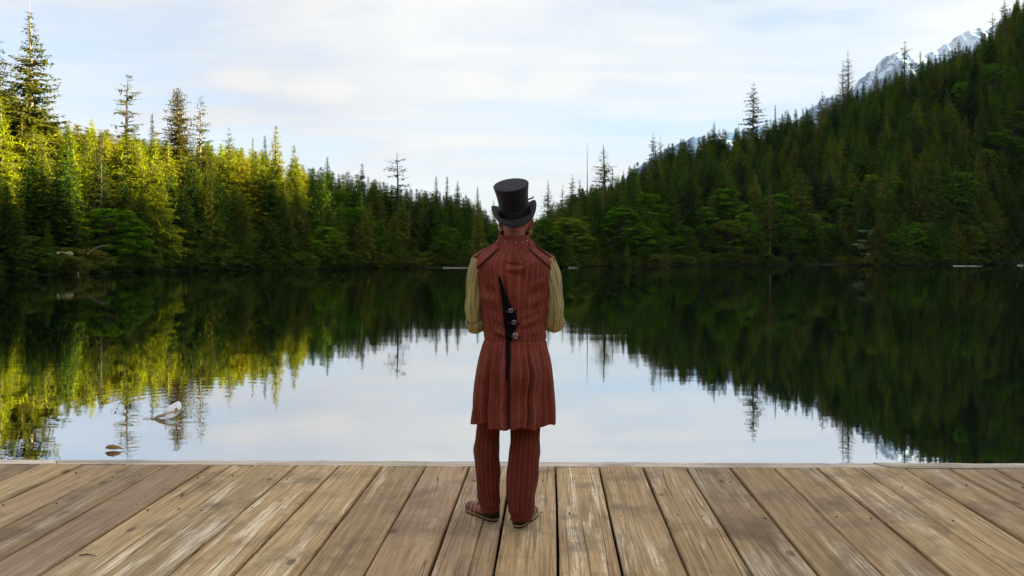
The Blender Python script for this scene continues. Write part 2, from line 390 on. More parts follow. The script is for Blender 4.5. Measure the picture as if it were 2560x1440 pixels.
# ------------------------------------------------------------------ trees
def tube_mesh(paths, n=7):
    """paths: list of (points (k,3), radii (k,)); one joined list of tapered tubes"""
    V, F = [], []; b = 0
    ang = np.linspace(0, 2*np.pi, n, endpoint=False)
    for P, rad in paths:
        P = np.asarray(P, float); k = len(P)
        T = np.gradient(P, axis=0); T /= np.linalg.norm(T, axis=1)[:, None]+1e-9
        up = np.array([0, 1, 0]) if abs(T[0][1]) < .9 else np.array([1, 0, 0])
        U = np.cross(T, up); U /= np.linalg.norm(U, axis=1)[:, None]+1e-9; W = np.cross(T, U)
        for i in range(k):
            V.append(P[i] + rad[i]*(np.cos(ang)[:, None]*U[i] + np.sin(ang)[:, None]*W[i]))
        for i in range(k-1):
            for j in range(n):
                F.append((b+i*n+j, b+i*n+(j+1) % n, b+(i+1)*n+(j+1) % n, b+(i+1)*n+j))
        F.append(tuple(b+j for j in range(n))[::-1]); F.append(tuple(b+(k-1)*n+j for j in range(n)))
        b += k*n
    return np.concatenate(V), F

def quads(C, D1, D2, tip):
    """diamond-ish leaf quads: centre C, half axes D1 (length) D2 (width)"""
    V = np.stack([C-D1, C+D2*.9-D1*.1, C+D1, C-D2*.9-D1*.1], 1).reshape(-1, 3)
    F = np.arange(len(C)*4).reshape(-1, 4)
    return V, F, tip

def conifer(seed, H, Rm, base=.08, levels=46, per=(4, 7), shape=.9, droop=.35, gap=0., spray=1.0, dens=1.0, flat=0., leader=.0, drop=0.):
    """returns crown (V,F,tip) and trunk/limb tubes.  shape: cone exponent, gap: chance of a missing branch, flat: rounded top"""
    r = np.random.RandomState(seed)
    Cs, D1s, D2s, tips = [], [], [], []
    bend = r.uniform(-1, 1, 2)*.02*H
    def axis(z):
        u = z/H; return np.array([bend[0]*np.sin(u*2.6), bend[1]*np.sin(u*2.1+.5), z])
    limbs = []
    side_gap = r.uniform(0, 6.28, 3)
    for L in range(levels):
        t = (L+r.uniform(-.4, .4))/levels; t = min(max(t, 0), .995)
        z = H*(base+(1-leader-base)*t)
        rad = Rm*(((1-t)**shape)*(1-flat) + flat*math.sqrt(max(0, 1-t*t*.96)))*min(1, .55+t*4)
        rad = max(rad, .10)
        nb = r.randint(per[0], per[1]+1); zl = z
        whorl = r.uniform(.72, 1.12)
        a0 = r.uniform(0, 6.28)
        for b in range(nb):
            if r.rand() < gap*(.45+.8*(1-t)): continue
            z = zl+r.uniform(-.6, .6)*H/levels
            a = a0 + b*6.283/nb + r.uniform(-.35, .35)
            ln = rad*whorl*r.uniform(.6, 1.15)
            if gap > .2 and math.cos(a-side_gap[L % 3]) > .75: ln *= .55
            dr = droop*r.uniform(.6, 1.3)
            out = np.array([math.cos(a), math.sin(a), 0.]); sidev = np.array([-out[1], out[0], 0.])
            rise = .42*t - drop
            ns = max(3, int(ln/.24*dens))
            s = (np.arange(ns)+r.uniform(.2, 1, ns))/ns
            pos = axis(z)+out*(s*ln)[:, None]+np.array([0, 0, 1.])*((rise*s - dr*s**1.8 + .10*s**4)*ln)[:, None]
            if ln > .9: limbs.append((np.array([axis(z), axis(z)+out*ln*.5+np.array([0, 0, (rise*.5-dr*.29)*ln]), axis(z)+out*ln*.9+np.array([0, 0, (rise*.9-dr*.8)*ln])]), np.array([.012+.012*ln, .02, .01])))
            for k in range(3):
                sg = (-1, 1, 0)[k]
                wid = (.62 if k < 2 else .3)*(ln*(1-s*.72)*.42+.16)*spray
                jit = r.normal(0, .05, (ns, 3))
                d = sidev*sg*.9+out*(.55 if k < 2 else 1.0) + np.array([0, 0, -.28])+r.normal(0, .22, (ns, 3))
                d /= np.linalg.norm(d, axis=1)[:, None]
                hl = wid*.5*r.uniform(.7, 1.25, ns)
                C = pos + d*(hl*.9)[:, None]+jit
                w = np.cross(d, np.array([0, 0, 1.])+r.normal(0, .45, (ns, 3))); w /= np.linalg.norm(w, axis=1)[:, None]
                Cs.append(C); D1s.append(d*hl[:, None]); D2s.append(w*(hl*.19+.028)[:, None]*spray)
                tips.append(np.clip((s-.62)*1.9, 0, 1)*r.uniform(.2, 1., ns))
            # hanging needles give each bough some thickness
            if ln > .7:
                hl = r.uniform(.08, .22, ns)*spray
                d = np.array([0, 0, -1.])+r.normal(0, .35, (ns, 3)); w = r.normal(0, 1, (ns, 3)); w[:, 2] *= .2; w /= np.linalg.norm(w, axis=1)[:, None]
                Cs.append(pos+d*hl[:, None]); D1s.append(d*hl[:, None]); D2s.append(w*(hl*.38)[:, None]); tips.append(np.zeros(ns))
    C = np.concatenate(Cs); D1 = np.concatenate(D1s); D2 = np.concatenate(D2s); tp = np.concatenate(tips)
    zz = np.linspace(0, 1, 9)
    trunk = (np.array([axis(u*H*.985) for u in zz]), .0115*H*(1-zz)**.8*.9+.015)
    if base > .15 or gap > .2:       # dead stubs on the bare bole
        for _ in range(14):
            z = H*r.uniform(.12, max(.3, base+.1)); a = r.uniform(0, 6.28); l = r.uniform(.4, 1.4)
            limbs.append((np.array([axis(z), axis(z)+np.array([math.cos(a)*l, math.sin(a)*l, -.1*l])]), np.array([.03, .012])))
    tv, tf = tube_mesh([trunk], 8); lv, lf = tube_mesh(limbs, 3)
    n0 = len(tv); tv = np.concatenate([tv, lv]); tf = tf+[tuple(i+n0 for i in f) for f in lf]
    V, Fq, tp = quads(C, D1, D2, tp)
    return (V, Fq, tp), (tv, tf)

def broadleaf(seed, H, Rm, trunk_h=.3, lean=(0, 0), n_cl=90, leaf=.17, tiers=True, per=70, arch=0.):
    r = np.random.RandomState(seed); limbs = []
    top = np.array([lean[0]*H, lean[1]*H, H*.8])
    mid = np.array([lean[0]*H*.35, lean[1]*H*.35, H*trunk_h])
    limbs.append((np.array([[0, 0, -.3], mid*.5+np.array([.1, 0, 0]), mid, mid*.45+top*.55]), np.array([.022, .018, .014, .006])*H))
    Cs, D1s, D2s, tp = [], [], [], []
    for k in range(n_cl):
        a = r.uniform(0, 6.28); u = r.uniform(0, 1)
        z = H*(trunk_h*.8+(1-trunk_h*.8)*u); rad = Rm*math.sin(math.pi*min(.97, .18+.75*u))**.7*math.sqrt(r.uniform(.15, 1.))
        base_ = mid+(top-mid)*min(1, max(0, (z/H-trunk_h)))
        c = np.array([base_[0]+rad*math.cos(a), base_[1]+rad*math.sin(a), z - arch*rad*rad/Rm])
        if k % 3 == 0: limbs.append((np.array([base_*.8+mid*.2, (base_+c)/2+np.array([0, 0, .3]), c]), np.array([.007*H, .004*H, .015])))
        cr_ = r.uniform(.5, 1.0)*Rm*.26
        n = int(per*r.uniform(.6, 1.2))
        p = r.normal(0, 1, (n, 3)); p /= np.linalg.norm(p, axis=1)[:, None]; p *= (r.uniform(0, 1, n)**.4)[:, None]*cr_
        p[:, 2] *= .42 if tiers else .8
        d = r.normal(0, 1, (n, 3)); d[:, 2] *= .35; d[:, 2] -= .25; d /= np.linalg.norm(d, axis=1)[:, None]
        w = np.cross(d, np.array([0, 0, 1])+r.normal(0, .5, (n, 3))); w /= np.linalg.norm(w, axis=1)[:, None]
        hl = leaf*r.uniform(.6, 1.2, n)
        Cs.append(c+p); D1s.append(d*hl[:, None]); D2s.append(w*hl[:, None]*.62); tp.append(np.clip(p[:, 2]/(cr_*.42)+.1, 0, 1)*r.uniform(.2, .9, n)*r.uniform(.4, 1))
    V, Fq, t_ = quads(np.concatenate(Cs), np.concatenate(D1s), np.concatenate(D2s), np.concatenate(tp))
    return (V, Fq, t_), tube_mesh(limbs, 6)

PROTO = {}
def proto(key, cm, bm_, gen):
    (V, Fq, t_), (tv, tf) = gen
    zt = V[:, 2].max()
    PROTO[key] = (mesh(key+'_crown', V, Fq, M[cm], False, {'tip': ('FACE', t_)}), mesh(key+'_trunk', tv, tf, M[bm_], True), zt)
# dense pointed conifers (about 18 m), different habits
for i in range(5):
    proto('fir%d' % i, 'needles', 'bark', conifer(100+i, 18, [3.0, 2.6, 3.5, 2.9, 3.2][i], .05, 60, (5, 8), [.8, .9, .72, .85, .68][i], [.3, .45, .25, .5, .35][i], .06, 1.15, 1.15))
for i in range(3):
    proto('hemlock%d' % i, 'needles', 'bark', conifer(200+i, 16, [3.4, 2.9, 3.8][i], .02, 50, (5, 8), .9, [.75, .6, .9][i], .10, 1.35, 1.0))
for i in range(3):
    proto('yellow%d' % i, 'needles_sunlit', 'bark_pale', conifer(300+i, 18, [4.1, 3.6, 4.6][i], .05, 56, (6, 9), [.75, .9, .7][i], [.35, .5, .4][i], .08, 1.25, 1.1))
for i in range(3):   # old open-crowned trees with gaps
    proto('open%d' % i, 'needles_olive', 'bark_pale' if i < 2 else 'bark', conifer(400+i, 26, [3.6, 4.2, 3.0][i], [.30, .22, .35][i], [34, 40, 28][i], (3, 5), [.75, .7, .6][i], [.18, .25, .12][i], [.22, .12, .34][i], 1.25, 1.0, [.15, .1, .3][i]))
proto('spire', 'needles_olive', 'bark_pale', conifer(450, 31, 4.6, .12, 48, (4, 6), .8, .16, .14, 1.5, 1.1, .05, .07))
proto('conic', 'needles_olive', 'bark_pale', conifer(451, 27, 4.3, .30, 52, (5, 7), .62, .12, .05, 1.2, 1.0, .0))
proto('flagged', 'needles', 'bark', conifer(452, 20, 2.3, .42, 17, (3, 5), .35, .10, .22, 1.1, .9, .55))
proto('sparse', 'needles_olive', 'bark', conifer(453, 22, 3.4, .22, 34, (4, 6), .8, .05, .12, 1.1, 1.0, .0, .05))
proto('snag', 'needles_olive', 'bark', conifer(454, 20, .7, .45, 14, (1, 3), .5, .1, .2, .5, .6, .0, .15))
proto('twin', 'needles_olive', 'bark', conifer(455, 24, 3.0, .30, 40, (4, 6), .7, -.12, .08, .8, .9))
for i in range(4):
    proto('broad%d' % i, 'leaves', 'bark', broadleaf(500+i, 9, [3.0, 2.4, 3.4, 2.6][i], [.25, .35, .2, .3][i], ((.05, 0), (-.05, 0), (0, 0), (.08, 0))[i], 120, .17, True, 95))
proto('maple', 'leaves', 'bark', broadleaf(520, 9.5, 4.0, .42, (.12, 0), 170, .17, True, 100, .8))
proto('pale', 'leaves_pale', 'bark', broadleaf(530, 3.4, 1.3, .3, (0, 0), 22, .13, True, 40))
for i in range(3):
    proto('shrub%d' % i, 'leaves_dark', 'bark', broadleaf(540+i, 3.2, [2.0, 2.6, 1.7][i], .1, (0, 0), 44, .13, False, 60))
proto('mound', 'leaves_dark', 'bark', broadleaf(550, 1.6, 1.5, .1, (0, 0), 26, .11, False, 50))
proto('blossoming', 'blossom', 'bark', broadleaf(560, 1.8, 1.1, .5, (0, 0), 9, .10, True, 22))

def tree(name, key, x, y, h, rz, label, cat, group=None, wide=1.0, lean=(0, 0), z=None):
    c, tr, zt = PROTO[key]
    s = h/zt; wide = wide*1.42
    if z is None: z = float(ground_z(x, y))-.25
    e = bpy.data.objects.new(name, None); e.location = (x, y, z); e.rotation_euler = (lean[0], lean[1], rz); e.scale = (s*wide, s*wide, s); e.empty_display_size = .5
    COL.objects.link(e); tag(e, label, cat, group)
    o = bpy.data.objects.new('crown', c); COL.objects.link(o); o.parent = e
    o = bpy.data.objects.new('trunk', tr); COL.objects.link(o); o.parent = e
    return e
def at(px, D): return (px-1280)/FPX*D
CL = []
def feature(key, px, ytop, D, label, cat='conifer', name='conifer_tree', wide=1.0, h=None, rz=None, group=None, lean=(0, 0), clear=0, off=None):
    if off is not None:      # stands this far behind the water line
        p_ = col_phi(px); D = float(np.interp(p_, ph, sh))*math.cos(R(p_))+off
    if clear: CL.append((px, clear, D))
    x = at(px, D); z0 = float(ground_z(x, D))-.25; ztop = ZC+(HOR-ytop)/FPX*D
    z = z0
    if h is not None: z = max(z0, ztop-h) if ztop-h > z0 else z0
    return tree(name, key, x, D, ztop-z0, rng.uniform(0, 6.28) if rz is None else rz, label, cat, group, wide, lean)

feature('spire', 66, 28, 102, 'tallest sunlit fir with a long bare leader, above everything on the yellow-green bank', rz=.4)
feature('open1', -8, 95, 106, 'sunlit fir cut by the picture edge beside the tallest fir', rz=2)
feature('open2', 325, 188, 126, 'tall flat-topped thin fir rising alone from the sunlit forest', wide=1.15, rz=1.2)
feature('conic', 440, 217, 124, 'broad conical fir with a pale straight trunk, between two ragged open firs', rz=.3, wide=.95)
feature('open0', 506, 236, 128, 'ragged crooked-topped fir immediately beside the broad conical fir', wide=.9, rz=5, lean=(0, -.03))
feature('fir1', 381, 283, 140, 'small dark fir tip between the flat-topped fir and the conical fir', wide=.8)
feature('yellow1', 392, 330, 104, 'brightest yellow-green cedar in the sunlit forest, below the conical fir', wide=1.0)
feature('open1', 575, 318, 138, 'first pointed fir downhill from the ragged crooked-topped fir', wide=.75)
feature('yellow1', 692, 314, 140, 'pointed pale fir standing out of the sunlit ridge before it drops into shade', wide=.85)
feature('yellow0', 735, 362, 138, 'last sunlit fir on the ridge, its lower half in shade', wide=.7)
feature('fir3', 660, 338, 146, 'slim fir tip just uphill of the pointed pale fir on the ridge', wide=.7)
feature('fir1', 632, 342, 148, 'thin dark-tipped fir in the dip of the sunlit ridge', wide=.6)
feature('open2', 247, 322, 100, 'sunlit fir with a long pale bare trunk', wide=.7)
feature('yellow2', 228, 292, 140, 'slender sunlit spire between the tallest fir and the flat-topped fir', wide=.55)
feature('flagged', 989, 382, 150, 'lone dark fir with tiered flat branches standing clear above the shaded ridge', rz=.9, wide=1.15)
feature('fir0', 818, 390, 150, 'bushy fir top on the shaded ridge beyond the last sunlit fir', wide=.9)
feature('fir2', 905, 408, 152, 'fir with a pale green tip on the ridge before the lone tiered fir', wide=.65)
feature('fir3', 1090, 440, 165, 'dark pointed fir, first of three sharp tips beyond the lone tiered fir', wide=.8)
feature('fir1', 1118, 440, 166, 'dark pointed fir, middle of three sharp tips above the far shore', wide=.9)
feature('fir4', 1146, 452, 168, 'dark pointed fir, last of three sharp tips above the far shore', wide=.75)
feature('fir0', 1193, 466, 160, 'tall dark fir ending the near forest at the gap behind the top hat', wide=.75)
feature('sparse', 1234, 500, 185, 'open fir whose thin boughs show beside the brim of the top hat', wide=.9)
feature('sparse', 1372, 452, 190, 'see-through fir just beyond the right side of the top hat', wide=.9)
feature('open2', 1408, 462, 196, 'small ragged fir between the see-through fir and the broad-topped pair', wide=.6)
feature('open1', 1432, 436, 200, 'broader fir of the pair standing before the bare snag', wide=.75)
feature('open0', 1449, 444, 202, 'narrower fir of the pair standing before the bare snag', wide=.6)
feature('snag', 1467, 388, 200, 'nearly bare needle-thin snag beside the tall tiered fir', 'dead tree', 'dead_tree', wide=.45)
feature('sparse', 1504, 366, 198, 'tall tiered fir with open branches at the foot of the hillside ridge', wide=1.35)
feature('fir1', 1531, 420, 205, 'dark fir close behind the tall tiered fir', wide=.7)
feature('fir3', 1558, 427, 212, 'little pointed fir against the bluish mountain foot', wide=.6)
feature('open1', 1632, 333, 238, 'fir with a rounded tiered top on the ridge above the steep green slope', wide=.85)
feature('open2', 1652, 343, 240, 'small ragged companion close beside the rounded tiered fir', wide=.7)
feature('fir0', 1785, 304, 262, 'bushy lone fir on the ridge between two glimpses of blue mountain', wide=.8)
feature('open1', 1884, 206, 262, 'large dark ragged fir standing well above the middle of the ridge', wide=.95, rz=2.2)
feature('fir1', 1938, 261, 270, 'pointed young fir just past the large ragged fir', wide=.65)
feature('fir3', 1968, 272, 274, 'shorter young fir next to the pointed one on the ridge', wide=.6)
feature('open2', 2055, 228, 284, 'spreading fir on the ridge below the twin-stemmed fir', wide=.9)
tw = feature('twin', 2108, 150, 285, 'slender stem of the twin firs with upswept branches against the white sky', wide=.8)
tw = feature('twin', 2119, 124, 286, 'taller stem of the twin firs with upswept branches against the white sky', wide=.8)
feature('open0', 2192, 158, 296, 'dark fir in front of the first snowy peak', wide=.6)
feature('open2', 2262, 104, 298, 'ragged forked fir rising in front of the snow slope', wide=1.0, rz=1)
feature('fir0', 2300, 128, 300, 'bushy fir beside the ragged forked fir', wide=.8)
feature('open1', 2396, 92, 304, 'fir standing in front of the second snowy ridge', wide=.8)
feature('open0', 2452, 72, 306, 'windblown fir where the snowy ridge meets the hillside', wide=.9)
feature('open2', 2482, 34, 306, 'tiered fir on the steep skyline above the windblown one', wide=.9)
feature('open1', 2512, -2, 304, 'highest visible fir at the top corner of the hillside', wide=.9)
# trees that stand out inside the mass
feature('open1', 1925, 455, 202, 'pale-trunked fir standing out by the water on the dark hillside', wide=.8, clear=22, off=5)
feature('fir2', 2032, 380, 222, 'broad green fir halfway up the shaded hillside', wide=.9)
feature('fir1', 600, 520, 117, 'pointed mid-green fir in the shaded shore forest', wide=.8, clear=22, off=5)
feature('fir3', 765, 512, 134, 'young pointed fir with light green tips on the shaded shore', wide=.8, clear=22, off=5)
feature('fir0', 858, 505, 134, 'narrow bright-tipped fir rising over the shaded shore', wide=.7, clear=22, off=5)
BL = 'tree'
feature('maple', 262, 520, 90, 'arching bright green maple overhanging the shaded shore', BL, 'maple_tree', wide=1.05, rz=0, clear=58, off=5)
feature('broad0', 1100, 592, 151, 'small round bright green tree low on the far shore', BL, 'broadleaf_tree', wide=.8, clear=24, off=4.5)
feature('broad1', 1552, 520, 178, 'light green leafy tree nearest the middle of the far shore', BL, 'broadleaf_tree', wide=1.1, clear=24, off=4.5)
feature('broad2', 1588, 560, 176, 'bright green bushy tree spreading over the bank below the ridge', BL, 'broadleaf_tree', wide=1.1, clear=34, off=4.5)
feature('broad3', 1445, 545, 172, 'soft green leafy tree behind the low bank past the man', BL, 'broadleaf_tree', wide=1.1, clear=26, off=4.5)
feature('broad2', 1822, 548, 196, 'bright green maple glowing in the dark of the hillside shore', BL, 'broadleaf_tree', wide=.9, clear=34, off=4.5)
feature('broad1', 1760, 560, 197, 'half-lit leafy tree just before the glowing maple', BL, 'broadleaf_tree', wide=.8, clear=24, off=4.5)
feature('broad3', 1868, 530, 198, 'leafy tree behind the glowing maple', BL, 'broadleaf_tree', wide=.8, clear=26, off=4.5)
feature('broad0', 1970, 543, 200, 'small leafy tree with one bright top in the deep shade', BL, 'broadleaf_tree', wide=.8, clear=24, off=4.5)
feature('broad1', 2292, 572, 186, 'leafy tree over the brown shrubs on the darkest shore', BL, 'broadleaf_tree', wide=.9, clear=24, off=4.5)
feature('broad2', 1690, 590, 180, 'olive leafy tree hanging over the bank with drooping twigs', BL, 'broadleaf_tree', wide=.9, clear=34, off=4.5)
feature('broad0', 80, 590, 84, 'leafy tree at the shore corner under the sunlit firs', BL, 'broadleaf_tree', wide=1.0, clear=24, off=4.5)
feature('broad3', 1350, 545, 176, 'yellowish green tree close beside the man\'s ear', BL, 'broadleaf_tree', wide=1.0, clear=26, off=4.5)
feature('pale', 2170, 574, 190, 'small pale-leaved sapling shining in the black shade', 'sapling', 'sapling', wide=1.0, clear=26, off=2.0)
feature('blossoming', 150, 628, 82, 'spray of cream blossom low over the dark shore', 'shrub', 'blossoming_shrub', wide=1.1, clear=20, off=1.5)

# the rest of the forest ------------------------------------------------------------
skx = np.array([-300, -100, 0, 120, 250, 400, 560, 700, 800, 900, 1000, 1100, 1180, 1215, 1240, 1345, 1400, 1450, 1530, 1600, 1700, 1800, 1900, 2000, 2100, 2200, 2300, 2400, 2450, 2500, 2560, 2700, 2900])
sky = np.array([200, 180, 175, 285, 322, 345, 355, 385, 415, 435, 462, 478, 492, 525, 552, 538, 494, 470, 458, 412, 358, 335, 318, 278, 238, 202, 158, 118, 88, 40, -30, -150, -260])
cand = []
CLEAR = CL
r_ = np.random.RandomState(5)
phs = np.linspace(-47, 52, 330)
def shoreR(phi, x, y): return float(np.interp(phi, ph, sh)+2.2*nz2(x, y, .11)+.8*nz2(x, y, .5, 2))
for row in range(40):
    for k in range(260):
        phi = -45+94*(k+r_.uniform(0, 1))/260
        S = np.interp(phi, ph, sh); C = np.interp(phi, ph, cr)+12
        step = (3.6 if phi < 0 else 4.4)
        rr_ = S+1.0+row*step+r_.uniform(-1.3, 1.3)
        if rr_ > C: continue
        spacing = 94/260*math.pi/180*rr_
        if r_.rand() > spacing/(2.7+row*.10)*.93: continue
        x = rr_*math.sin(R(phi)); y = rr_*math.cos(R(phi))
        if rr_ < shoreR(phi, x, y)+.8: continue
        z = float(ground_z(x, y)); px = 1280+FPX*x/y
        lim = np.interp(px, skx, sky)+r_.uniform(-6, 9)+ (0 if r_.rand() < .25 else 5) - np.interp(px, [1400, 1600, 2300, 2400], [0, 14, 14, 0])
        zmax = ZC+(HOR-lim)/FPX*y
        sd_ = rr_-S
        h = (r_.uniform(5.5, 9.5) if px < 700 else r_.uniform(7, 12)) if sd_ < 5 else (r_.uniform(9, 14) if sd_ < 13 else r_.uniform(12, 19)*(1.15 if px > 1400 else 1))
        if sd_ > 30: h = r_.uniform(12, 20)
        h = min(h, zmax-z)
        if h < 4.5: continue
        if any(abs(px-c0) < w0 and y < d0+3 for (c0, w0, d0) in CLEAR): continue
        cand.append((x, y, z, px, rr_, sd_, h))
# approximate visibility: a tree is shown by how far its top rises over those in front of it in its own column
cand.sort(key=lambda c: c[1])
hor_y = np.full(4200, 1e4); info = []
for c in cand:
    x, y, z, px, rr_, sd_, h = c
    wpx = 1.5*FPX/y; a, b = int(px-wpx+800), int(px+wpx+800)
    if a < 0 or b >= 4200: info.append((0, c)); continue
    yt = HOR-(z+h-ZC)/y*FPX; yb = HOR-(z-ZC)/y*FPX
    seg = hor_y[a:b+1]
    vis = np.clip(np.minimum(seg, yb)-yt, 0, None).mean()*(2*wpx)
    if px < -20 or px > 2580: vis *= .02
    info.append((vis, c))
    prof_y = yt+np.abs(np.linspace(-1, 1, b-a+1))**1.2*(yb-yt)*.75
    hor_y[a:b+1] = np.minimum(seg, prof_y)
info.sort(key=lambda t: -t[0])
N_IND = 250
ind, rest = sorted(info[:N_IND], key=lambda t: t[1][1]), info[N_IND:]      # individuals from front to back
LMK = [(150, 'the tallest fir'), (280, 'the pale bare trunk'), (380, 'the flat-topped fir'), (475, 'the broad conical fir'), (560, 'the crooked-topped fir'), (650, 'the sunlit ridge'), (770, 'the pointed pale fir'),
       (860, 'the bushy shaded top'), (945, 'the pale green tip'), (1045, 'the lone tiered fir'), (1165, 'the three sharp tips'), (1300, 'the top hat'), (1420, 'the see-through fir'), (1480, 'the bare snag'), (1560, 'the tall tiered fir'),
       (1700, 'the rounded tiered fir'), (1830, 'the bushy lone fir'), (1910, 'the large ragged fir'), (2000, 'the two young firs'), (2160, 'the twin firs'), (2230, 'the first snowy peak'), (2330, 'the forked fir'), (2430, 'the pale broken trunk'), (9999, 'the windblown fir')]
HABIT = dict(fir0='full', fir1='narrow', fir2='wide', fir3='drooping', fir4='blunt', hemlock0='shaggy', hemlock1='feathery', hemlock2='wide shaggy', yellow0='full', yellow1='narrow', yellow2='wide', open0='thin', open1='ragged', open2='gappy')
def zone(px, sd_, z, h, y, key):
    ytop = HOR-(z+h-ZC)/y*FPX
    lm = [n for p, n in LMK if px < p][0]
    size = 'short' if h < 11 else ('tall' if h > 15.5 else 'mid-height'); hb = HABIT[key]
    side = 'near shore' if px < 1240 else 'hillside'
    if sd_ < 6: return ('%s %s shaded conifer right at the water below %s' % (size, hb, lm), 'conifers at the water, '+side)
    if key.startswith('yellow'): return ('%s %s yellow-green sunlit conifer in the forest under %s' % (size, hb, lm), 'sunlit conifers of the upper forest')
    if ytop < np.interp(px, skx, sky)+28: return ('%s %s conifer on the skyline next to %s' % (size, hb, lm), 'conifers on the skyline, '+side)
    if sd_ < 20: return ('%s %s dark conifer behind the shore row, below %s' % (size, hb, lm), 'conifers behind the shore row, '+side)
    return ('%s %s green conifer mid-slope below %s' % (size, hb, lm), 'conifers in the middle, '+side)
keysF = ['fir0', 'fir1', 'fir2', 'fir3', 'fir4', 'hemlock0', 'hemlock1', 'hemlock2']
USED = {}
for vis, (x, y, z, px, rr_, sd_, h) in ind:
    u = r_.rand()
    if px < 760 and 3 < sd_: key = ['yellow0', 'yellow1', 'yellow2'][r_.randint(3)] if (u < .97 and sd_ > 17) else keysF[r_.randint(8)]  # sunlit needle colour goes to the lit upper bank, green to the shaded rows
    elif px > 1250 and r_.rand() < (.36 if sd_ < 14 else .16) or px < 1250 and sd_ < 12 and r_.rand() < .24:
        bk = r_.randint(4); h *= .72; k_ = 'broad%d' % bk; lm = [n for p, n in LMK if px < p][0]
        bl = '%s %s leafy tree in the conifers %s %s' % (['round', 'slim', 'spreading', 'billowy'][bk], 'small' if h < 8.5 else 'large', 'at the water below' if sd_ < 6 else ('low under' if sd_ < 40 else 'high under'), lm)
        n_ = USED[bl] = USED.get(bl, 0)+1
        tree('broadleaf_tree', k_, x, y, h, r_.uniform(0, 6.28), bl+(['', ' farther back', ' third back', ' fourth back', ' fifth back'][min(n_-1, 4)]), 'tree', 'leafy trees among the conifers', r_.uniform(.7, 1.0)); continue
    elif sd_ < 6: key = keysF[r_.choice([0, 2, 5, 6, 7, 5, 7])]
    else: key = keysF[r_.randint(8)] if u > .06 else 'open%d' % r_.randint(3)
    lab, grp = zone(px, sd_, z, h, y, key)
    k_ = USED[lab] = USED.get(lab, 0)+1
    if k_ > 1:
        lab = lab+' '+['', 'farther back', 'third back', 'fourth back', 'fifth back', 'sixth back', 'seventh back', 'eighth back'][min(k_-1, 7)]
    tree('conifer_tree', key, x, y, h, r_.uniform(0, 6.28), lab, 'conifer', grp, r_.uniform(.85, 1.2)*(17/h)**.35*(1.12 if px > 1240 else 1))

def instancer(name, pts, keys, kind='stuff', label=None, cat=None):
    """one object, geometry nodes put a tree or plant mesh on each point"""
    me = bpy.data.meshes.new(name); me.vertices.add(len(pts)); me.vertices.foreach_set('co', np.array([p[:3] for p in pts], dtype=np.float32).ravel())
    for nm, i in (('sxy', 3), ('sz', 4), ('rz', 5)):
        at_ = me.attributes.new(nm, 'FLOAT', 'POINT'); at_.data.foreach_set('value', np.array([p[i] for p in pts], dtype=np.float32))
    at_ = me.attributes.new('pick', 'INT', 'POINT'); at_.data.foreach_set('value', np.array([p[6] for p in pts], dtype=np.int32))
    o = obj(name, me); tag(o, label, cat, None, kind)
    ng = bpy.data.node_groups.new(name+'_nodes', 'GeometryNodeTree')
    ng.interface.new_socket('Geometry', in_out='INPUT', socket_type='NodeSocketGeometry'); ng.interface.new_socket('Geometry', in_out='OUTPUT', socket_type='NodeSocketGeometry')
    N, Lk = ng.nodes, ng.links
    gi = N.new('NodeGroupInput'); go = N.new('NodeGroupOutput')
    jn = N.new('GeometryNodeJoinGeometry')
    for k in reversed(keys):
        oi = N.new('GeometryNodeObjectInfo'); oi.inputs[0].default_value = SRC[k]; oi.inputs['As Instance'].default_value = True
        Lk.new(oi.outputs['Geometry'], jn.inputs[0])
    ip = N.new('GeometryNodeInstanceOnPoints'); Lk.new(gi.outputs[0], ip.inputs['Points']); Lk.new(jn.outputs[0], ip.inputs['Instance']); ip.inputs['Pick Instance'].default_value = True
    def attr(nm, ty='FLOAT'):
        a = N.new('GeometryNodeInputNamedAttribute'); a.data_type = ty; a.inputs[0].default_value = nm; return [s for s in a.outputs if s.enabled][0]
    Lk.new(attr('pick', 'INT'), ip.inputs['Instance Index'])
    c1 = N.new('ShaderNodeCombineXYZ'); s_ = attr('sxy'); Lk.new(s_, c1.inputs[0]); Lk.new(s_, c1.inputs[1]); Lk.new(attr('sz'), c1.inputs[2]); Lk.new(c1.outputs[0], ip.inputs['Scale'])
    c2 = N.new('ShaderNodeCombineXYZ'); Lk.new(attr('rz'), c2.inputs[2]); Lk.new(c2.outputs[0], ip.inputs['Rotation'])
    Lk.new(ip.outputs[0], go.inputs[0])
    md = o.modifiers.new('nodes', 'NODES'); md.node_group = ng
    return o
# source meshes: the crown children already standing in the scene
SRC = {}
for o in list(COL.objects):
    if o.name.split('.')[0] == 'crown':
        k = o.data.name.replace('_crown', '')
        SRC.setdefault(k, o)
def ensure(k):
    return k in SRC
pts = []; kk = [k for k in keysF+['yellow0', 'yellow1', 'yellow2', 'open0'] if ensure(k)]
for vis, (x, y, z, px, rr_, sd_, h) in rest:
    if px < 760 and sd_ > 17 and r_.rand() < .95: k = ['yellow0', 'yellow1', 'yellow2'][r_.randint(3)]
    else: k = keysF[r_.randint(8)]
    if k not in kk: k = kk[0]
    s = h/PROTO[k][2]; pts.append((x, y, z-.2, s*1.5*r_.uniform(.85, 1.2)*(17/h)**.35, s, r_.uniform(0, 6.28), kk.index(k)))
# unseen woods added behind the camera to cut skylight from that side
for _ in range(900):
    phi = r_.uniform(56, 304); S = np.interp(phi if phi <= 180 else phi-360, ph, sh)
    rr_ = S+2+70*r_.uniform(0, 1)**1.5; x = rr_*math.sin(R(phi)); y = rr_*math.cos(R(phi)); s = r_.uniform(.9, 1.45)
    if y > 40: continue
    pts.append((x, y, float(ground_z(x, y))-.2, s*1.5, s, r_.uniform(0, 6.28), r_.randint(8)))
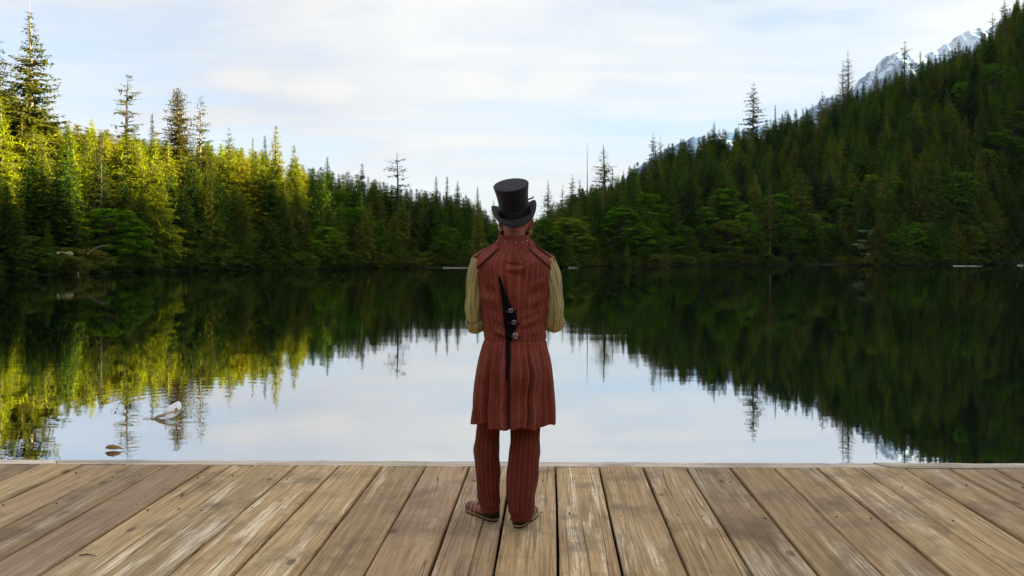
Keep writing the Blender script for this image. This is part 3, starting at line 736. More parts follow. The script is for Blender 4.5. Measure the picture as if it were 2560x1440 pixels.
# hillside beyond the picture's edge, on the sun's side
for _ in range(1500):
    phi = r_.uniform(50, 118); C = np.interp(phi, ph, cr); S = np.interp(phi, ph, sh)
    rr_ = r_.uniform(S+2, C+20); x = rr_*math.sin(R(phi)); y = rr_*math.cos(R(phi)); s = r_.uniform(.6, 1.1)
    pts.append((x, y, float(ground_z(x, y))-.2, s*1.1, s, r_.uniform(0, 6.28), r_.randint(5)))
instancer('forest', pts, kk, 'stuff', 'dense conifer forest filling the slopes behind the trees one can tell apart', 'forest')

# shore undergrowth ------------------------------------------------------------
for i in range(3):
    pass
shr = []
grp_s = 'shrubs along the shore'
for (px, yt, D_, key, lab) in [(2240, 640, 186, 'shrub1', 'brownish low shrub at the darkest shore, under the leafy tree'), (2300, 642, 185, 'shrub0', 'olive brown shrub reaching over the water beside the brown low shrub'),
                               (2555, 634, 176, 'shrub2', 'yellow-brown shrub above the floating log at the picture edge'), (1640, 632, 168, 'shrub1', 'rounded shrub on the small point past the man'),
                               (360, 640, 96, 'shrub0', 'leafy shrub under the arching maple, dipping to the water'), (20, 655, 79, 'shrub2', 'shrub in the shore corner at the picture edge')]:
    x = at(px, D_); zt_ = ZC+(HOR-yt)/FPX*D_
    tree('shore_shrub', key, x, D_, max(1.5, zt_-max(0, float(ground_z(x, D_)))), rng.uniform(0, 6), lab, 'shrub', None, 1.2, z=max(-.1, float(ground_z(x, D_))-.1))
for o in list(COL.objects):
    if o.name.split('.')[0] == 'crown': SRC.setdefault(o.data.name.replace('_crown', ''), o)
mound_me = bpy.data.objects.new('undergrowth_clump', PROTO['mound'][0]); 
kk2 = ['shrub0', 'shrub1', 'shrub2', 'hemlock1', 'broad1']
kk2 = [k for k in kk2 if k in SRC]
pts = []
for i in range(900):
    phi = r_.uniform(-44, 50); S = np.interp(phi, ph, sh); u = r_.uniform(0, 1)
    x0, y0 = S*math.sin(R(phi)), S*math.cos(R(phi)); Sx = shoreR(phi, x0, y0)
    rr_ = Sx + r_.uniform(-.5, 5)*(1 if u < .75 else 2.5); x = rr_*math.sin(R(phi)); y = rr_*math.cos(R(phi))
    k = r_.randint(3); s = r_.uniform(.25, .75)
    if r_.rand() < .14 and len(kk2) > 3: k = 3; s = r_.uniform(.14, .34)
    pts.append((x, y, max(-.05, float(ground_z(x, y))-.1), s*1.5, s, r_.uniform(0, 6.28), k))
instancer('undergrowth', pts, kk2, 'stuff', 'low tangled bushes lining the water\'s edge', 'undergrowth')

# logs, dead wood ------------------------------------------------------------
def log(px, y, L_, r0, label, ang=0., D_=None, mat='deadwood'):
    D_ = D_ or ZC*FPX/(y-HOR); x = at(px, D_)
    r = np.random.RandomState(int(px)); k = 9
    P = np.stack([np.linspace(-L_/2, L_/2, k), r.normal(0, .05, k), np.cumsum(r.normal(0, .02, k))], -1)
    rad = np.linspace(r0, r0*.5, k)*r.uniform(.85, 1.15, k)
    stub = (np.array([[L_*.1, 0, 0], [L_*.13, -.1, r0*3]]), np.array([r0*.3, r0*.12]))
    v, f = tube_mesh([(P, rad), stub], 9)
    o = obj('fallen_log', mesh('fallen_log', v, f, M[mat], True), None, (x, D_, .05)); o.rotation_euler = (0, 0, ang); tag(o, label, 'log'); return o
log(1146, 670.0, 5.0, .12, 'pale floating log at the shore behind the man\'s sleeve', .05, mat='bark_pale')
log(1432, 669.6, 1.5, .09, 'short pale log on the shore just past the man\'s shoulder', .0, mat='bark_pale')
log(2425, 665.5, 6.6, .10, 'long floating log with a white end on the darkest shore', .04)
log(2552, 664.0, 1.6, .2, 'thick pale log end at the picture edge by the dark shore', .3)
def curved(name, pts3, r0, r1, label, cat, mat):
    P = np.array(pts3, float); t = np.linspace(0, 1, 14); kx = np.linspace(0, 1, len(P))
    # smooth interpolation
    Q = np.stack([np.interp(t, kx, P[:, i]) for i in range(3)], -1); Q[1:-1] = (Q[:-2]+Q[1:-1]*2+Q[2:])/4
    v, f = tube_mesh([(Q, np.linspace(r0, r1, 14))], 7)
    o = obj(name, mesh(name, v, f, M[mat], True)); tag(o, label, cat); return o
def wp(px, y, D_): return (at(px, D_), D_, ZC+(HOR-y)/FPX*D_)
curved('dead_branch', [wp(218, 636, 84), wp(228, 626, 84), wp(243, 618, 83.5), wp(258, 615, 83.5), wp(272, 614, 83.5)], .07, .025, 'bare curved branch arching under the bright maple', 'branch', 'bark_pale')
curved('dead_branch', [wp(196, 680, 80), wp(195, 688, 80), wp(198, 694, 79.8)], .05, .03, 'short bare stick standing in the water below the maple', 'branch', 'bark_pale')
sx, sD = at(2338, 250), 250.
sz = float(ground_z(sx, sD))
sv, sf = tube_mesh([(np.array([[0, 0, 0], [.1, 0, 5], [0, 0, 10], [.15, 0, ZC+(HOR-322)/FPX*sD-sz]]), np.array([.5, .45, .38, .2]))], 9)
so = obj('broken_snag', mesh('broken_snag', sv, sf, M['deadwood'], True), None, (sx, sD, sz)); tag(so, 'pale broken trunk standing bare on the dark hillside', 'dead tree')

# ------------------------------------------------------------------ dock
Z0, SL = ZC-1.427, .0105
YAW = math.atan(95/2000.)
dock = empty('dock', (0, 0, Z0)); tag(dock, 'weathered wooden dock of wide planks the man stands on', 'dock')
dock.rotation_euler = (math.atan(SL), 0, 0)
dv = np.array([math.sin(YAW), math.cos(YAW)]); nv = np.array([math.cos(YAW), -math.sin(YAW)])
W = 0.2835
def deck_pt(px, y):
    D_ = 1.427*FPX/(y-621.); return np.array([at(px, D_), D_])
e0, e1 = deck_pt(0, 1160), deck_pt(2560, 1172)        # line where planks end
f0, f1 = deck_pt(0, 1149.5), deck_pt(2560, 1160)      # outer line of the trim board
def edge_along(o, a, b):      # distance along dv from base point o to line ab
    d = b-a; M2 = np.array([[dv[0], -d[0]], [dv[1], -d[1]]]); s = np.linalg.solve(M2, a-o); return s[0]
g0 = deck_pt(1389, 1164); off0 = float(g0@nv)          # a gap passes here
for i in range(-22, 21):
    a = off0+i*W; gap = rng.uniform(.012, .018)
    w0, w1 = a+gap/2, a+W-gap/2; wc = (w0+w1)/2
    base = nv*wc + dv*(-1.6)
    L0 = edge_along(nv*w0+dv*(-1.6), e0, e1)-.006; L1 = edge_along(nv*w1+dv*(-1.6), e0, e1)-.006
    n = 26; hw = (w1-w0)/2; vs = []; r = np.random.RandomState(900+i)
    ph1, ph2, ph3 = r.uniform(0, 6.28, 3); top = r.uniform(-.005, .005); cup = r.uniform(-.003, .004)
    wav = .0 if i < 3 else .004*min(1, (i-2)/3.)
    for k in range(n):
        t = k/(n-1); y0, y1 = L0*t, L1*t; yy = (y0+y1)/2
        wl = .0012*math.sin(yy*3+ph1)+.0008*math.sin(yy*9+ph2); wr_ = .0012*math.sin(yy*2.6+ph3)+.0008*math.sin(yy*8+ph1)
        zt = top+.0015*math.sin(yy*1.7+ph2)
        xs = [-hw+wl, -hw+wl, -hw+.006+wl, -hw*.4, hw*.4, hw-.006+wr_, hw+wr_, hw+wr_]
        zs = [-.042, -.006, 0, cup, cup, 0, -.006, -.042]
        for x_, z_ in zip(xs, zs): vs.append((x_, y0+(y1-y0)*(x_+hw)/(2*hw), z_+zt))
    fs = []
    for k in range(n-1):
        for j in range(8): fs.append((k*8+j, k*8+(j+1) % 8, (k+1)*8+(j+1) % 8, (k+1)*8+j))
    fs.append(tuple(range(8))); fs.append(tuple((n-1)*8+j for j in range(8))[::-1])
    fs = [f[::-1] for f in fs]
    me = mesh('plank', vs, fs, M['plank'])
    o = obj('plank', me, dock, (base[0], base[1], 0)); o.rotation_euler = (0, 0, -YAW)
# trim boards along the water edge, butted end to end
d = f1-f0; Lf = np.linalg.norm(d); d = d/Lf; perp = np.array([-d[1], d[0]])
g_ = e0
s_list = [-3.2, -1.55, .38, 3.3, 5.85, 8.6, 11.0]
for i in range(len(s_list)-1):
    a, b = s_list[i]+.004, s_list[i+1]-.004
    n = 30; vs = []; r = np.random.RandomState(40+i); zt = r.uniform(-.002, .005)
    for k in range(n):
        s = a+(b-a)*k/(n-1)
        tr = (e1-e0)/np.linalg.norm(e1-e0)
        inner = e0+tr*s+perp*.004; outer = f0+d*s + perp*(.003*math.sin(s*7+i)+r.normal(0, .0045))
        for (p, z_) in ((inner, -.045), (inner, zt), (outer, zt+.001), (outer, -.045)): vs.append((p[0], p[1], z_))
    fs = []
    for k in range(n-1):
        for j in range(4): fs.append((k*4+j, k*4+(j+1) % 4, (k+1)*4+(j+1) % 4, (k+1)*4+j))
    fs.append((0, 1, 2, 3)); fs.append((n*4-1, n*4-2, n*4-3, n*4-4))
    me = mesh('edge_board', vs, [f[::-1] for f in fs], M['edge']); obj('edge_board', me, dock)
def boxm(name, c, s, mat, parent, rz=0.):
    v = [(x*s[0]/2, y*s[1]/2, z*s[2]/2) for x in (-1, 1) for y in (-1, 1) for z in (-1, 1)]
    f = [(0, 1, 3, 2), (4, 6, 7, 5), (0, 4, 5, 1), (2, 3, 7, 6), (0, 2, 6, 4), (1, 5, 7, 3)]
    o = obj(name, mesh(name, v, f, M[mat]), parent, c); o.rotation_euler = (0, 0, rz); return o
for k, s in enumerate([4.3, 3.3, 2.3, 1.3, .3, -.7]):
    c = dv*s; boxm('joist', (c[0], c[1], -.14), (12, .09, .17), 'damp_wood', dock, -YAW)
for s in (-4.5, -1.5, 1.5, 4.5):
    c = dv*1.9+nv*s; boxm('float', (c[0], c[1], -.31-.004*abs(s)), (3.03, 6.5, .16), 'damp_wood', dock, -YAW)  # unseen dark floats, widened to block bright water behind the plank gaps

tr_ = (e1-e0)/np.linalg.norm(e1-e0); V = []
for s_e in (-3.2, 11.0):
    for (off_, z_) in ((-.012, -.34), (-.012, -.0455), (.05, -.0455), (.05, -.34)):
        p = e0+tr_*s_e+perp*off_; V.append((p[0], p[1], z_))
obj('gap_blocker', mesh('gap_blocker', V, [(0, 1, 2, 3), (7, 6, 5, 4), (0, 4, 5, 1), (1, 5, 6, 2), (2, 6, 7, 3), (3, 7, 4, 0)], M['damp_wood']), dock)  # unseen board added under the trim to keep sky light out of the gaps
# nail heads in pairs over the joists
V, F_ = [], []; r = np.random.RandomState(77)
for i in range(-22, 20):
    for s in (4.9, 4.3, 3.3, 2.3):
        for q in (.22, .78):
            if r.rand() < .35: continue
            p = nv*(off0+(i+q)*W+r.uniform(-.03, .03))+dv*(s+r.uniform(-.05, .05)); b0 = len(V)
            for k in range(7): V.append((p[0]+.0040*math.cos(k*.9), p[1]+.0040*math.sin(k*.9), .0065))
            for k in range(7): V.append((p[0]+.0046*math.cos(k*.9), p[1]+.0046*math.sin(k*.9), -.004))
            F_.append(tuple(range(b0, b0+7)));
            for k in range(7): F_.append((b0+k, b0+7+k, b0+7+(k+1) % 7, b0+(k+1) % 7))
M['nail'] = simple('rusty_nail', (.05, .025, .016), .7, .3, .3, 90)
o = obj('nails', mesh('nails', V, F_, M['nail']), dock); tag(o, kind='stuff')
# small dry twig on the planks and floating leaves
tp = deck_pt(222, 1392)
tw_v, tw_f = tube_mesh([(np.array([[-.045, .0, .005], [-.01, .004, .008], [.035, -.004, .006]]), np.array([.0025, .003, .0015]))], 6)
o = obj('twig', mesh('twig', tw_v, tw_f, M['damp_wood'], True), None, (tp[0], tp[1], Z0+SL*tp[1]+.002)); tag(o, 'short dark twig lying across a plank gap', 'twig')

def leaf_mesh(L_, Wd, curl, fold, seed=0, n=14, m=9):
    V = []; r = np.random.RandomState(seed)
    for i in range(n):
        u = i/(n-1); w = Wd*math.sin(math.pi*min(1, u*.98+.01))**.75*(1-.25*u)+.002
        for j in range(m):
            v = j/(m-1)*2-1
            V.append(((u-.5)*L_, v*w*math.cos(fold*abs(v)), curl*((u-.5)*2)**2 + abs(v)**1.5*w*math.sin(fold)+.004*math.sin(u*21+v*3)*abs(v)))
    F_ = [(i*m+j, i*m+j+1, (i+1)*m+j+1, (i+1)*m+j) for i in range(n-1) for j in range(m-1)]
    return V, F_
def mat_leaf(name, a, b, c_):
    m, t = material(name); tc = t.new('ShaderNodeTexCoord')
    n = t.noise(tc.outputs['Object'], 18, 5, .6); sp = t.new('ShaderNodeSeparateXYZ'); t.put(sp.inputs[0], tc.outputs['Object'])
    vein = t.ramp(t.math('ABSOLUTE', sp.outputs[1]), [(0., 1.), (.006, 0.)])
    c = t.mix(t.ramp(n, [(.35, 0.), (.65, 1.)]), a, b); c = t.mix(vein, c, c_)
    principled(t, Base_Color=c, Roughness=.45); return m
M['leaf_brown'] = mat_leaf('fallen_leaf_tan', (.30, .14, .03), (.55, .36, .10), (.7, .62, .35))
M['leaf_white'] = mat_leaf('fallen_leaf_white_glare', (.93, .92, .86), (.98, .97, .95), (.9, .85, .7))  # pale leaf whose glare is put into the near-white colour
M['leaf_under'] = mat_leaf('leaf_underside_tan', (.62, .36, .16), (.9, .72, .5), (.9, .8, .6))
def floating(px, y, L_, W_, curl, fold, mat, rz, label, tilt, stem, seed):
    D_ = ZC*FPX/(y-HOR); e = empty('floating_leaf', (at(px, D_), D_, .008), rz); tag(e, label, 'leaf')
    v, f = leaf_mesh(L_, W_, curl, fold, seed); me = mesh('leaf_blade', v, f, M[mat], True)
    b = obj('blade', me, e); b.rotation_euler = (tilt, 0, 0); b.modifiers.new('thick', 'SOLIDIFY').thickness = .0015
    sv, sf = tube_mesh([(np.array([[L_*.45, 0, .006], [L_*.75, .02, .012], [L_*.45+stem, .05, .004]]), np.array([.004, .003, .002]))], 6)
    obj('stem', mesh('leaf_stem', sv, sf, M['leaf_brown'], True), e); return e
floating(283, 1126, .155, .055, .012, 1.0, 'leaf_brown', .05, 'curled brown and yellow leaf with a long stem floating near the dock', -.35, .14, 1)
D_ = ZC*FPX/(1046-HOR); fl = empty('floating_leaf', (at(420, D_), D_, .004), .0); tag(fl, 'larger curled leaf with a brilliant white side, floating further out', 'leaf')
v, f = leaf_mesh(.36, .050, .02, .5, 3); b = obj('blade', mesh('leaf_blade', v, f, M['leaf_under'], True), fl, (.0, 0, .03)); b.rotation_euler = (-.55, -.30, .12); b.modifiers.new('thick', 'SOLIDIFY').thickness = .0015
v, f = leaf_mesh(.29, .11, .03, .3, 2); b = obj('upright_lobe', mesh('leaf_lobe', v, f, M['leaf_white'], True), fl, (.03, .05, .105)); b.rotation_euler = Matrix(((.1, .995, -.05), (.84, -.085, .53), (.53, -.05, -.845))).to_euler(); b.modifiers.new('thick', 'SOLIDIFY').thickness = .0015
v, f = leaf_mesh(.10, .03, .02, .7, 5); b = obj('lobe', mesh('leaf_side_lobe', v, f, M['leaf_brown'], True), fl, (.085, .02, .07)); b.rotation_euler = (R(60), R(-60), 0)
sv_, sf_ = tube_mesh([(np.array([[-.16, 0, .0], [-.22, -.02, .006], [-.27, -.03, .002]]), np.array([.005, .004, .003]))], 6); obj('stem', mesh('leaf_stem', sv_, sf_, M['leaf_brown'], True), fl)

# ------------------------------------------------------------------ air
hz, t = material('haze_air')
pv = t.new('ShaderNodeVolumePrincipled'); pv.inputs['Color'].default_value = (.74, .86, 1.0, 1); pv.inputs['Density'].default_value = .000032; pv.inputs['Anisotropy'].default_value = .2
ho = t.new('ShaderNodeOutputMaterial'); t.l.new(pv.outputs[0], ho.inputs['Volume'])
HZ = ((-700, 4200), (-520, 5700), (-4.5, 1620))
v = [(x, y, z) for x in HZ[0] for y in HZ[1] for z in HZ[2]]
f = [(0, 1, 3, 2), (4, 6, 7, 5), (0, 4, 5, 1), (2, 3, 7, 6), (0, 2, 6, 4), (1, 5, 7, 3)]
haze = obj('haze', mesh('haze', v, f, hz)); tag(haze, kind='stuff')

# ------------------------------------------------------------------ the man
MY = 4.14
man = empty('person', (.006, MY, Z0+SL*MY+.001)); tag(man, 'man in black top hat and rust pinstriped coat, his back turned, looking over the lake', 'person')
def zp(y): return (1310.-y)/483.
def xp(px): return (px-1283.)/483.
def fabric(name, c1, stripe=None, sw=.16, sp_=1.0, rough=.95, wr=.8, c2=None, splotch=.35):
    """woven cloth; stripes follow the cut of the cloth (UV.x counts stripes)"""
    m, t = material(name); tc = t.new('ShaderNodeTexCoord')
    P = tc.outputs['Object']
    n = t.noise(P, 9, 5, .6); n2 = t.noise(t.mapping(P, sc=(1, 1, .45)), 26, 4, .6); fine = t.noise(P, 420, 2, .5)
    c = t.mix(t.math('MULTIPLY', t.ramp(n, [(.35, 0.), (.7, 1.)]), splotch), c1, c2 or tuple(x*.55 for x in c1))
    c = t.mix(t.math('MULTIPLY', t.ramp(n2, [(.5, 0.), (.75, 1.)]), .25), c, tuple(min(1, x*1.35) for x in c1))
    if stripe:
        uv = t.new('ShaderNodeSeparateXYZ'); t.put(uv.inputs[0], tc.outputs['UV'])
        fr = t.math('FRACT', t.math('ADD', uv.outputs[0], t.math('MULTIPLY', t.math('SUBTRACT', t.noise(P, 14, 2, .5), .5), .12)))
        d = t.math('ABSOLUTE', t.math('SUBTRACT', fr, .5))
        st = t.ramp(d, [(sw*.5, 1.), (sw*.5+.06, 0.)])
        st = t.math('MULTIPLY', st, t.ramp(t.noise(P, 60, 3, .6), [(.3, .35), (.6, 1.)]))
        c = t.mix(t.math('MULTIPLY', st, sp_), c, stripe)
        # a second, darker line beside each pale one
        d2 = t.math('ABSOLUTE', t.math('SUBTRACT', t.math('FRACT', t.math('ADD', fr, .5)), .5))
        c = t.mix(t.math('MULTIPLY', t.ramp(d2, [(.08, .35), (.16, 0.)]), .8), c, tuple(x*.45 for x in c1))
    p = principled(t, Base_Color=c, Roughness=rough); p.inputs['Specular IOR Level'].default_value = .12
    try: p.inputs['Sheen Weight'].default_value = .08
    except Exception: pass
    hh = t.math('ADD', t.math('MULTIPLY', n2, .8), t.math('ADD', t.math('MULTIPLY', n, .9), t.math('MULTIPLY', fine, .06)))
    t.put(p.inputs['Normal'], bump(t, hh, wr, .014)); return m
RUST = (.30, .066, .042)
M['coat'] = fabric('rust_pinstripe_cloth', RUST, (.42, .17, .11), .05, .65, splotch=.6, c2=(.085, .014, .009))  # dark blotches put the shading of wrinkles into the cloth colour
M['trouser'] = fabric('rust_pinstripe_trouser_cloth', (.185, .036, .022), (.33, .105, .07), .05, .6, c2=(.07, .011, .007))
M['shoulder'] = fabric('rust_shoulder_cloth', (.285, .066, .042), None, splotch=.3)
M['shirt'] = fabric('olive_cream_striped_shirt', (.54, .46, .20), (.22, .14, .04), .22, .7, splotch=.35, c2=(.22, .18, .07))
M['black_cloth'] = fabric('black_cloth_and_fold_shadow', (.006, .005, .005), None)  # cloth of panel and seams, also used for painted fold shadows
M['felt'] = fabric('black_hat_felt', (.016, .013, .015), None, wr=.25, splotch=.7, c2=(.006, .005, .006))
M['felt'].node_tree.nodes['Principled BSDF'].inputs['Sheen Weight'].default_value = .25
M['felt_top'] = M['felt']
M['band'] = simple('black_ribbon', (.012, .010, .013), .55, 0, .2, 60)
M['leather'] = simple('strap_leather_and_contact_shadow', (.010, .008, .007), .5, 0, .3, 40)
M['metal'] = simple('tarnished_silver', (.75, .72, .66), .3, 1.0, .1, 60)
M['gold'] = simple('gold', (.95, .68, .22), .25, 1.0, .05, 60)
M['skin'] = simple('skin', (.44, .165, .105), .55, 0, .18, 24, nc=(.52, .20, .13))
M['hair'] = simple('cropped_grey_hair', (.10, .07, .05), .9, 0, .5, 200)
M['shoe'] = simple('maroon_shoe_leather', (.22, .060, .030), .55, 0, .4, 30)
M['shoe_dark'] = simple('dark_brown_heel_leather', (.04, .014, .010), .5, 0, .4, 30)
M['sole'] = simple('cream_rubber_sole', (.50, .38, .24), .7, 0, .15, 40)
M['lace'] = simple('pale_pink_strap', (.72, .46, .38), .7, 0, .15, 60)
M['sock'] = simple('mustard_sock', (.52, .26, .045), .9, 0, .15, 80)

# --- body: one continuous surface grown over a skeleton
bv, be, brd = [], [], []
def jt(p, r, parent=None):
    bv.append(p); brd.append(r if isinstance(r, tuple) else (r, r))
    if parent is not None: be.append((parent, len(bv)-1))
    return len(bv)-1
pel = jt((0, .0, .93), (.115, .085))
wa = jt((.005, .0, 1.08), (.105, .075), pel); chs = jt((.0, .0, 1.25), (.125, .085), wa); up_ = jt((.0, 0, 1.385), (.085, .065), chs)
nk = jt((.006, .004, 1.44), .060, up_); nk2 = jt((.008, .012, 1.49), .058, nk); hd0 = jt((.008, .026, 1.54), (.060, .066), nk2); hd1 = jt((.008, .034, 1.60), (.060, .074), hd0); hd2 = jt((.006, .030, 1.640), (.046, .056), hd1)
for sg in (-1, 1):
    ht = jt((sg*.09, 0, .86), .080, pel); kn = jt((-.132 if sg < 0 else .058, .035 if sg < 0 else -.01, .47), .050, ht)
    cf = jt((-.135 if sg < 0 else .052, .02 if sg < 0 else -.04, .33), .052, kn)
    ak = jt((-.112 if sg < 0 else .030, .03 if sg < 0 else -.045, .09), .034, cf)
    ft = (-.155, .10, .045) if sg < 0 else (.055, .05, .045)
    fo = jt(ft, .032, ak); to = jt((-.20, .145, .035) if sg < 0 else (.078, .12, .035), .024, fo)
    shd = jt((sg*.150, 0, 1.375), .052, up_); el = jt((sg*.212, -.02, 1.055), .038, shd)
    fm = jt((sg*.165, .10, 1.02), .036, el); wr_ = jt((sg*.075, .215, .995), .024, fm)
    hx = -sg
    pm = jt((sg*.035, .240, .985+sg*.02), (.030, .017), wr_); pm2 = jt((sg*.002, .252, .978+sg*.024), (.034, .014), pm)
    # four fingers of different lengths curling over the other hand, and a thumb from the palm's side
    for q, (dz, l) in enumerate([(.028, .030), (.010, .034), (-.009, .031), (-.026, .024)]):
        a_ = jt((sg*.002+hx*.018, .258, .978+sg*.024+dz), .0095, pm2)
        b_ = jt((sg*.002+hx*(.018+l), .262, .976+sg*.024+dz*1.05), .0085, a_)
        c_ = jt((sg*.002+hx*(.018+l*1.55), .246, .972+sg*.024+dz), .0078, b_)
        jt((sg*.002+hx*(.018+l*1.5), .228, .968+sg*.024+dz*.95), .0070, c_)
    t1 = jt((sg*.030, .236, 1.010+sg*.02), .011, pm); t2 = jt((sg*.016, .240, 1.036+sg*.02), .010, t1); jt((hx*.004, .246, 1.050+sg*.02), .0085, t2)
bme = bpy.data.meshes.new('body'); bme.from_pydata(bv, be, []); bme.update()
body = obj('body', bme, man)
body.modifiers.new('skin', 'SKIN'); sl = bme.skin_vertices[0].data
for i, (a, b) in enumerate(brd): sl[i].radius = (a, b)
sl[0].use_root = True
body.modifiers['skin'].use_smooth_shade = True
body.modifiers.new('sub', 'SUBSURF').levels = 2; body.modifiers['sub'].render_levels = 2
bpy.context.view_layer.update()
dg = bpy.context.evaluated_depsgraph_get(); ev = body.evaluated_get(dg); grown = bpy.data.meshes.new_from_object(ev)
# features of the head joined to it, then re-meshed into one skin
bm = bmesh.new(); bm.from_mesh(grown)
hx0, hy0 = .014, .030; HD = -.042
def blob(c, s, rot=(0, 0, 0), seg=16):
    g = bmesh.ops.create_uvsphere(bm, u_segments=seg, v_segments=seg//2+2, radius=1.0)
    mt = Matrix.Translation((c[0], c[1], c[2]+HD)) @ Euler(rot).to_matrix().to_4x4() @ Matrix.Diagonal((*s, 1))
    bmesh.ops.transform(bm, matrix=mt, verts=g['verts'])
blob((hx0, hy0-.002, 1.605), (.070, .074, .055))
blob((hx0, hy0+.004, 1.648), (.073, .090, .086)); blob((hx0, hy0+.040, 1.575), (.050, .052, .042)); blob((hx0, hy0+.083, 1.546), (.020, .016, .015))
blob((hx0, hy0+.100, 1.604), (.012, .022, .022), (-.4, 0, 0)); blob((hx0, hy0+.092, 1.572), (.024, .010, .006)); blob((hx0, hy0+.090, 1.563), (.021, .010, .006))
for sg in (-1, 1):
    blob((hx0+sg*.032, hy0+.080, 1.628), (.014, .012, .010)); blob((hx0+sg*.032, hy0+.084, 1.650), (.022, .012, .007), (0, sg*.12, 0))
    blob((hx0+sg*.036, hy0+.060, 1.596), (.022, .028, .020))
    # ear: rim, bowl and lobe
    blob((hx0+sg*.078, hy0-.002, 1.600), (.009, .017, .033), (-.15, 0, sg*.55)); blob((hx0+sg*.083, hy0-.010, 1.606), (.005, .013, .026), (-.15, 0, sg*.7)); blob((hx0+sg*.074, hy0+.004, 1.574), (.009, .009, .011))
bm.to_mesh(grown); bm.free()
body.modifiers.clear(); body.data = grown; grown.name = 'body_skin'
rm_ = body.modifiers.new('one_skin', 'REMESH'); rm_.mode = 'VOXEL'; rm_.voxel_size = .0052; rm_.use_smooth_shade = True
body.modifiers.new('soften', 'SMOOTH').iterations = 2
grown.materials.clear(); grown.materials.append(M['skin'])

def loft(name, rings, mat, parent=man, stripes=0, close=False, ncols=96, fold=None, solid=0., sub=0, open_ends=True, upstep=None, hem=None):
    """rings: list of (cx, cy, cz, rx, ry, tiltx, tilty, squareness); u=0 at the front, .5 at the back"""
    k = len(rings); rg = np.array([list(r)+[0]*(8-len(r)) for r in rings], float)
    n_r = upstep or k*4
    tt = np.linspace(0, k-1, n_r)
    # smooth spline through the keys
    def interp(col):
        y = rg[:, col]; out = []
        for t_ in tt:
            i = min(int(t_), k-2); f = t_-i
            p0, p1, p2, p3 = y[max(i-1, 0)], y[i], y[i+1], y[min(i+2, k-1)]
            m1, m2 = (p2-p0)/2, (p3-p1)/2
            out.append((2*f**3-3*f**2+1)*p1+(f**3-2*f**2+f)*m1+(-2*f**3+3*f**2)*p2+(f**3-f**2)*m2)
        return np.array(out)
    c = [interp(i) for i in range(8)]
    V, UV = [], []
    u = np.arange(ncols+1)/ncols; th = u*2*np.pi
    for i in range(n_r):
        e = 2/(2+c[7][i]); sx_ = np.sign(np.sin(th))*np.abs(np.sin(th))**e; cy_ = np.sign(np.cos(th))*np.abs(np.cos(th))**e
        dx, dy = sx_*c[3][i], cy_*c[4][i]
        rr = np.ones_like(th)
        if fold is not None: rr = 1+fold(u, np.full_like(u, c[2][i]), i/(n_r-1))
        x, y = dx*rr, dy*rr
        z = c[2][i] + x*c[5][i] + y*c[6][i]
        if hem: z = z + hem(u)*max(0, 1-(i/(n_r-1))/.12)
        V.append(np.stack([c[0][i]+x, c[1][i]+y, z], -1)); UV.append(np.stack([u*stripes, np.full_like(u, i/(n_r-1))], -1))
    V = np.concatenate(V); UV = np.concatenate(UV); m = ncols+1
    ii, jj = np.meshgrid(np.arange(n_r-1), np.arange(ncols), indexing='ij')
    F_ = np.stack([ii*m+jj, ii*m+jj+1, (ii+1)*m+jj+1, (ii+1)*m+jj], -1).reshape(-1, 4)
    # weld the seam
    me = mesh(name, V, F_, M[mat], True, None, UV)
    b2 = bmesh.new(); b2.from_mesh(me); bmesh.ops.remove_doubles(b2, verts=b2.verts, dist=1e-5)
    if close:
        bnd = [e_ for e_ in b2.edges if e_.is_boundary]
        if bnd: bmesh.ops.holes_fill(b2, edges=bnd)
    bmesh.ops.recalc_face_normals(b2, faces=b2.faces); b2.to_mesh(me); b2.free()
    o = obj(name, me, parent)
    if solid: sm = o.modifiers.new('thick', 'SOLIDIFY'); sm.thickness = solid; sm.offset = 0
    if sub: o.modifiers.new('sub', 'SUBSURF').levels = sub; o.modifiers['sub'].render_levels = sub
    return o
def bell(x, c, w): return np.exp(-((x-c)/w)**2)
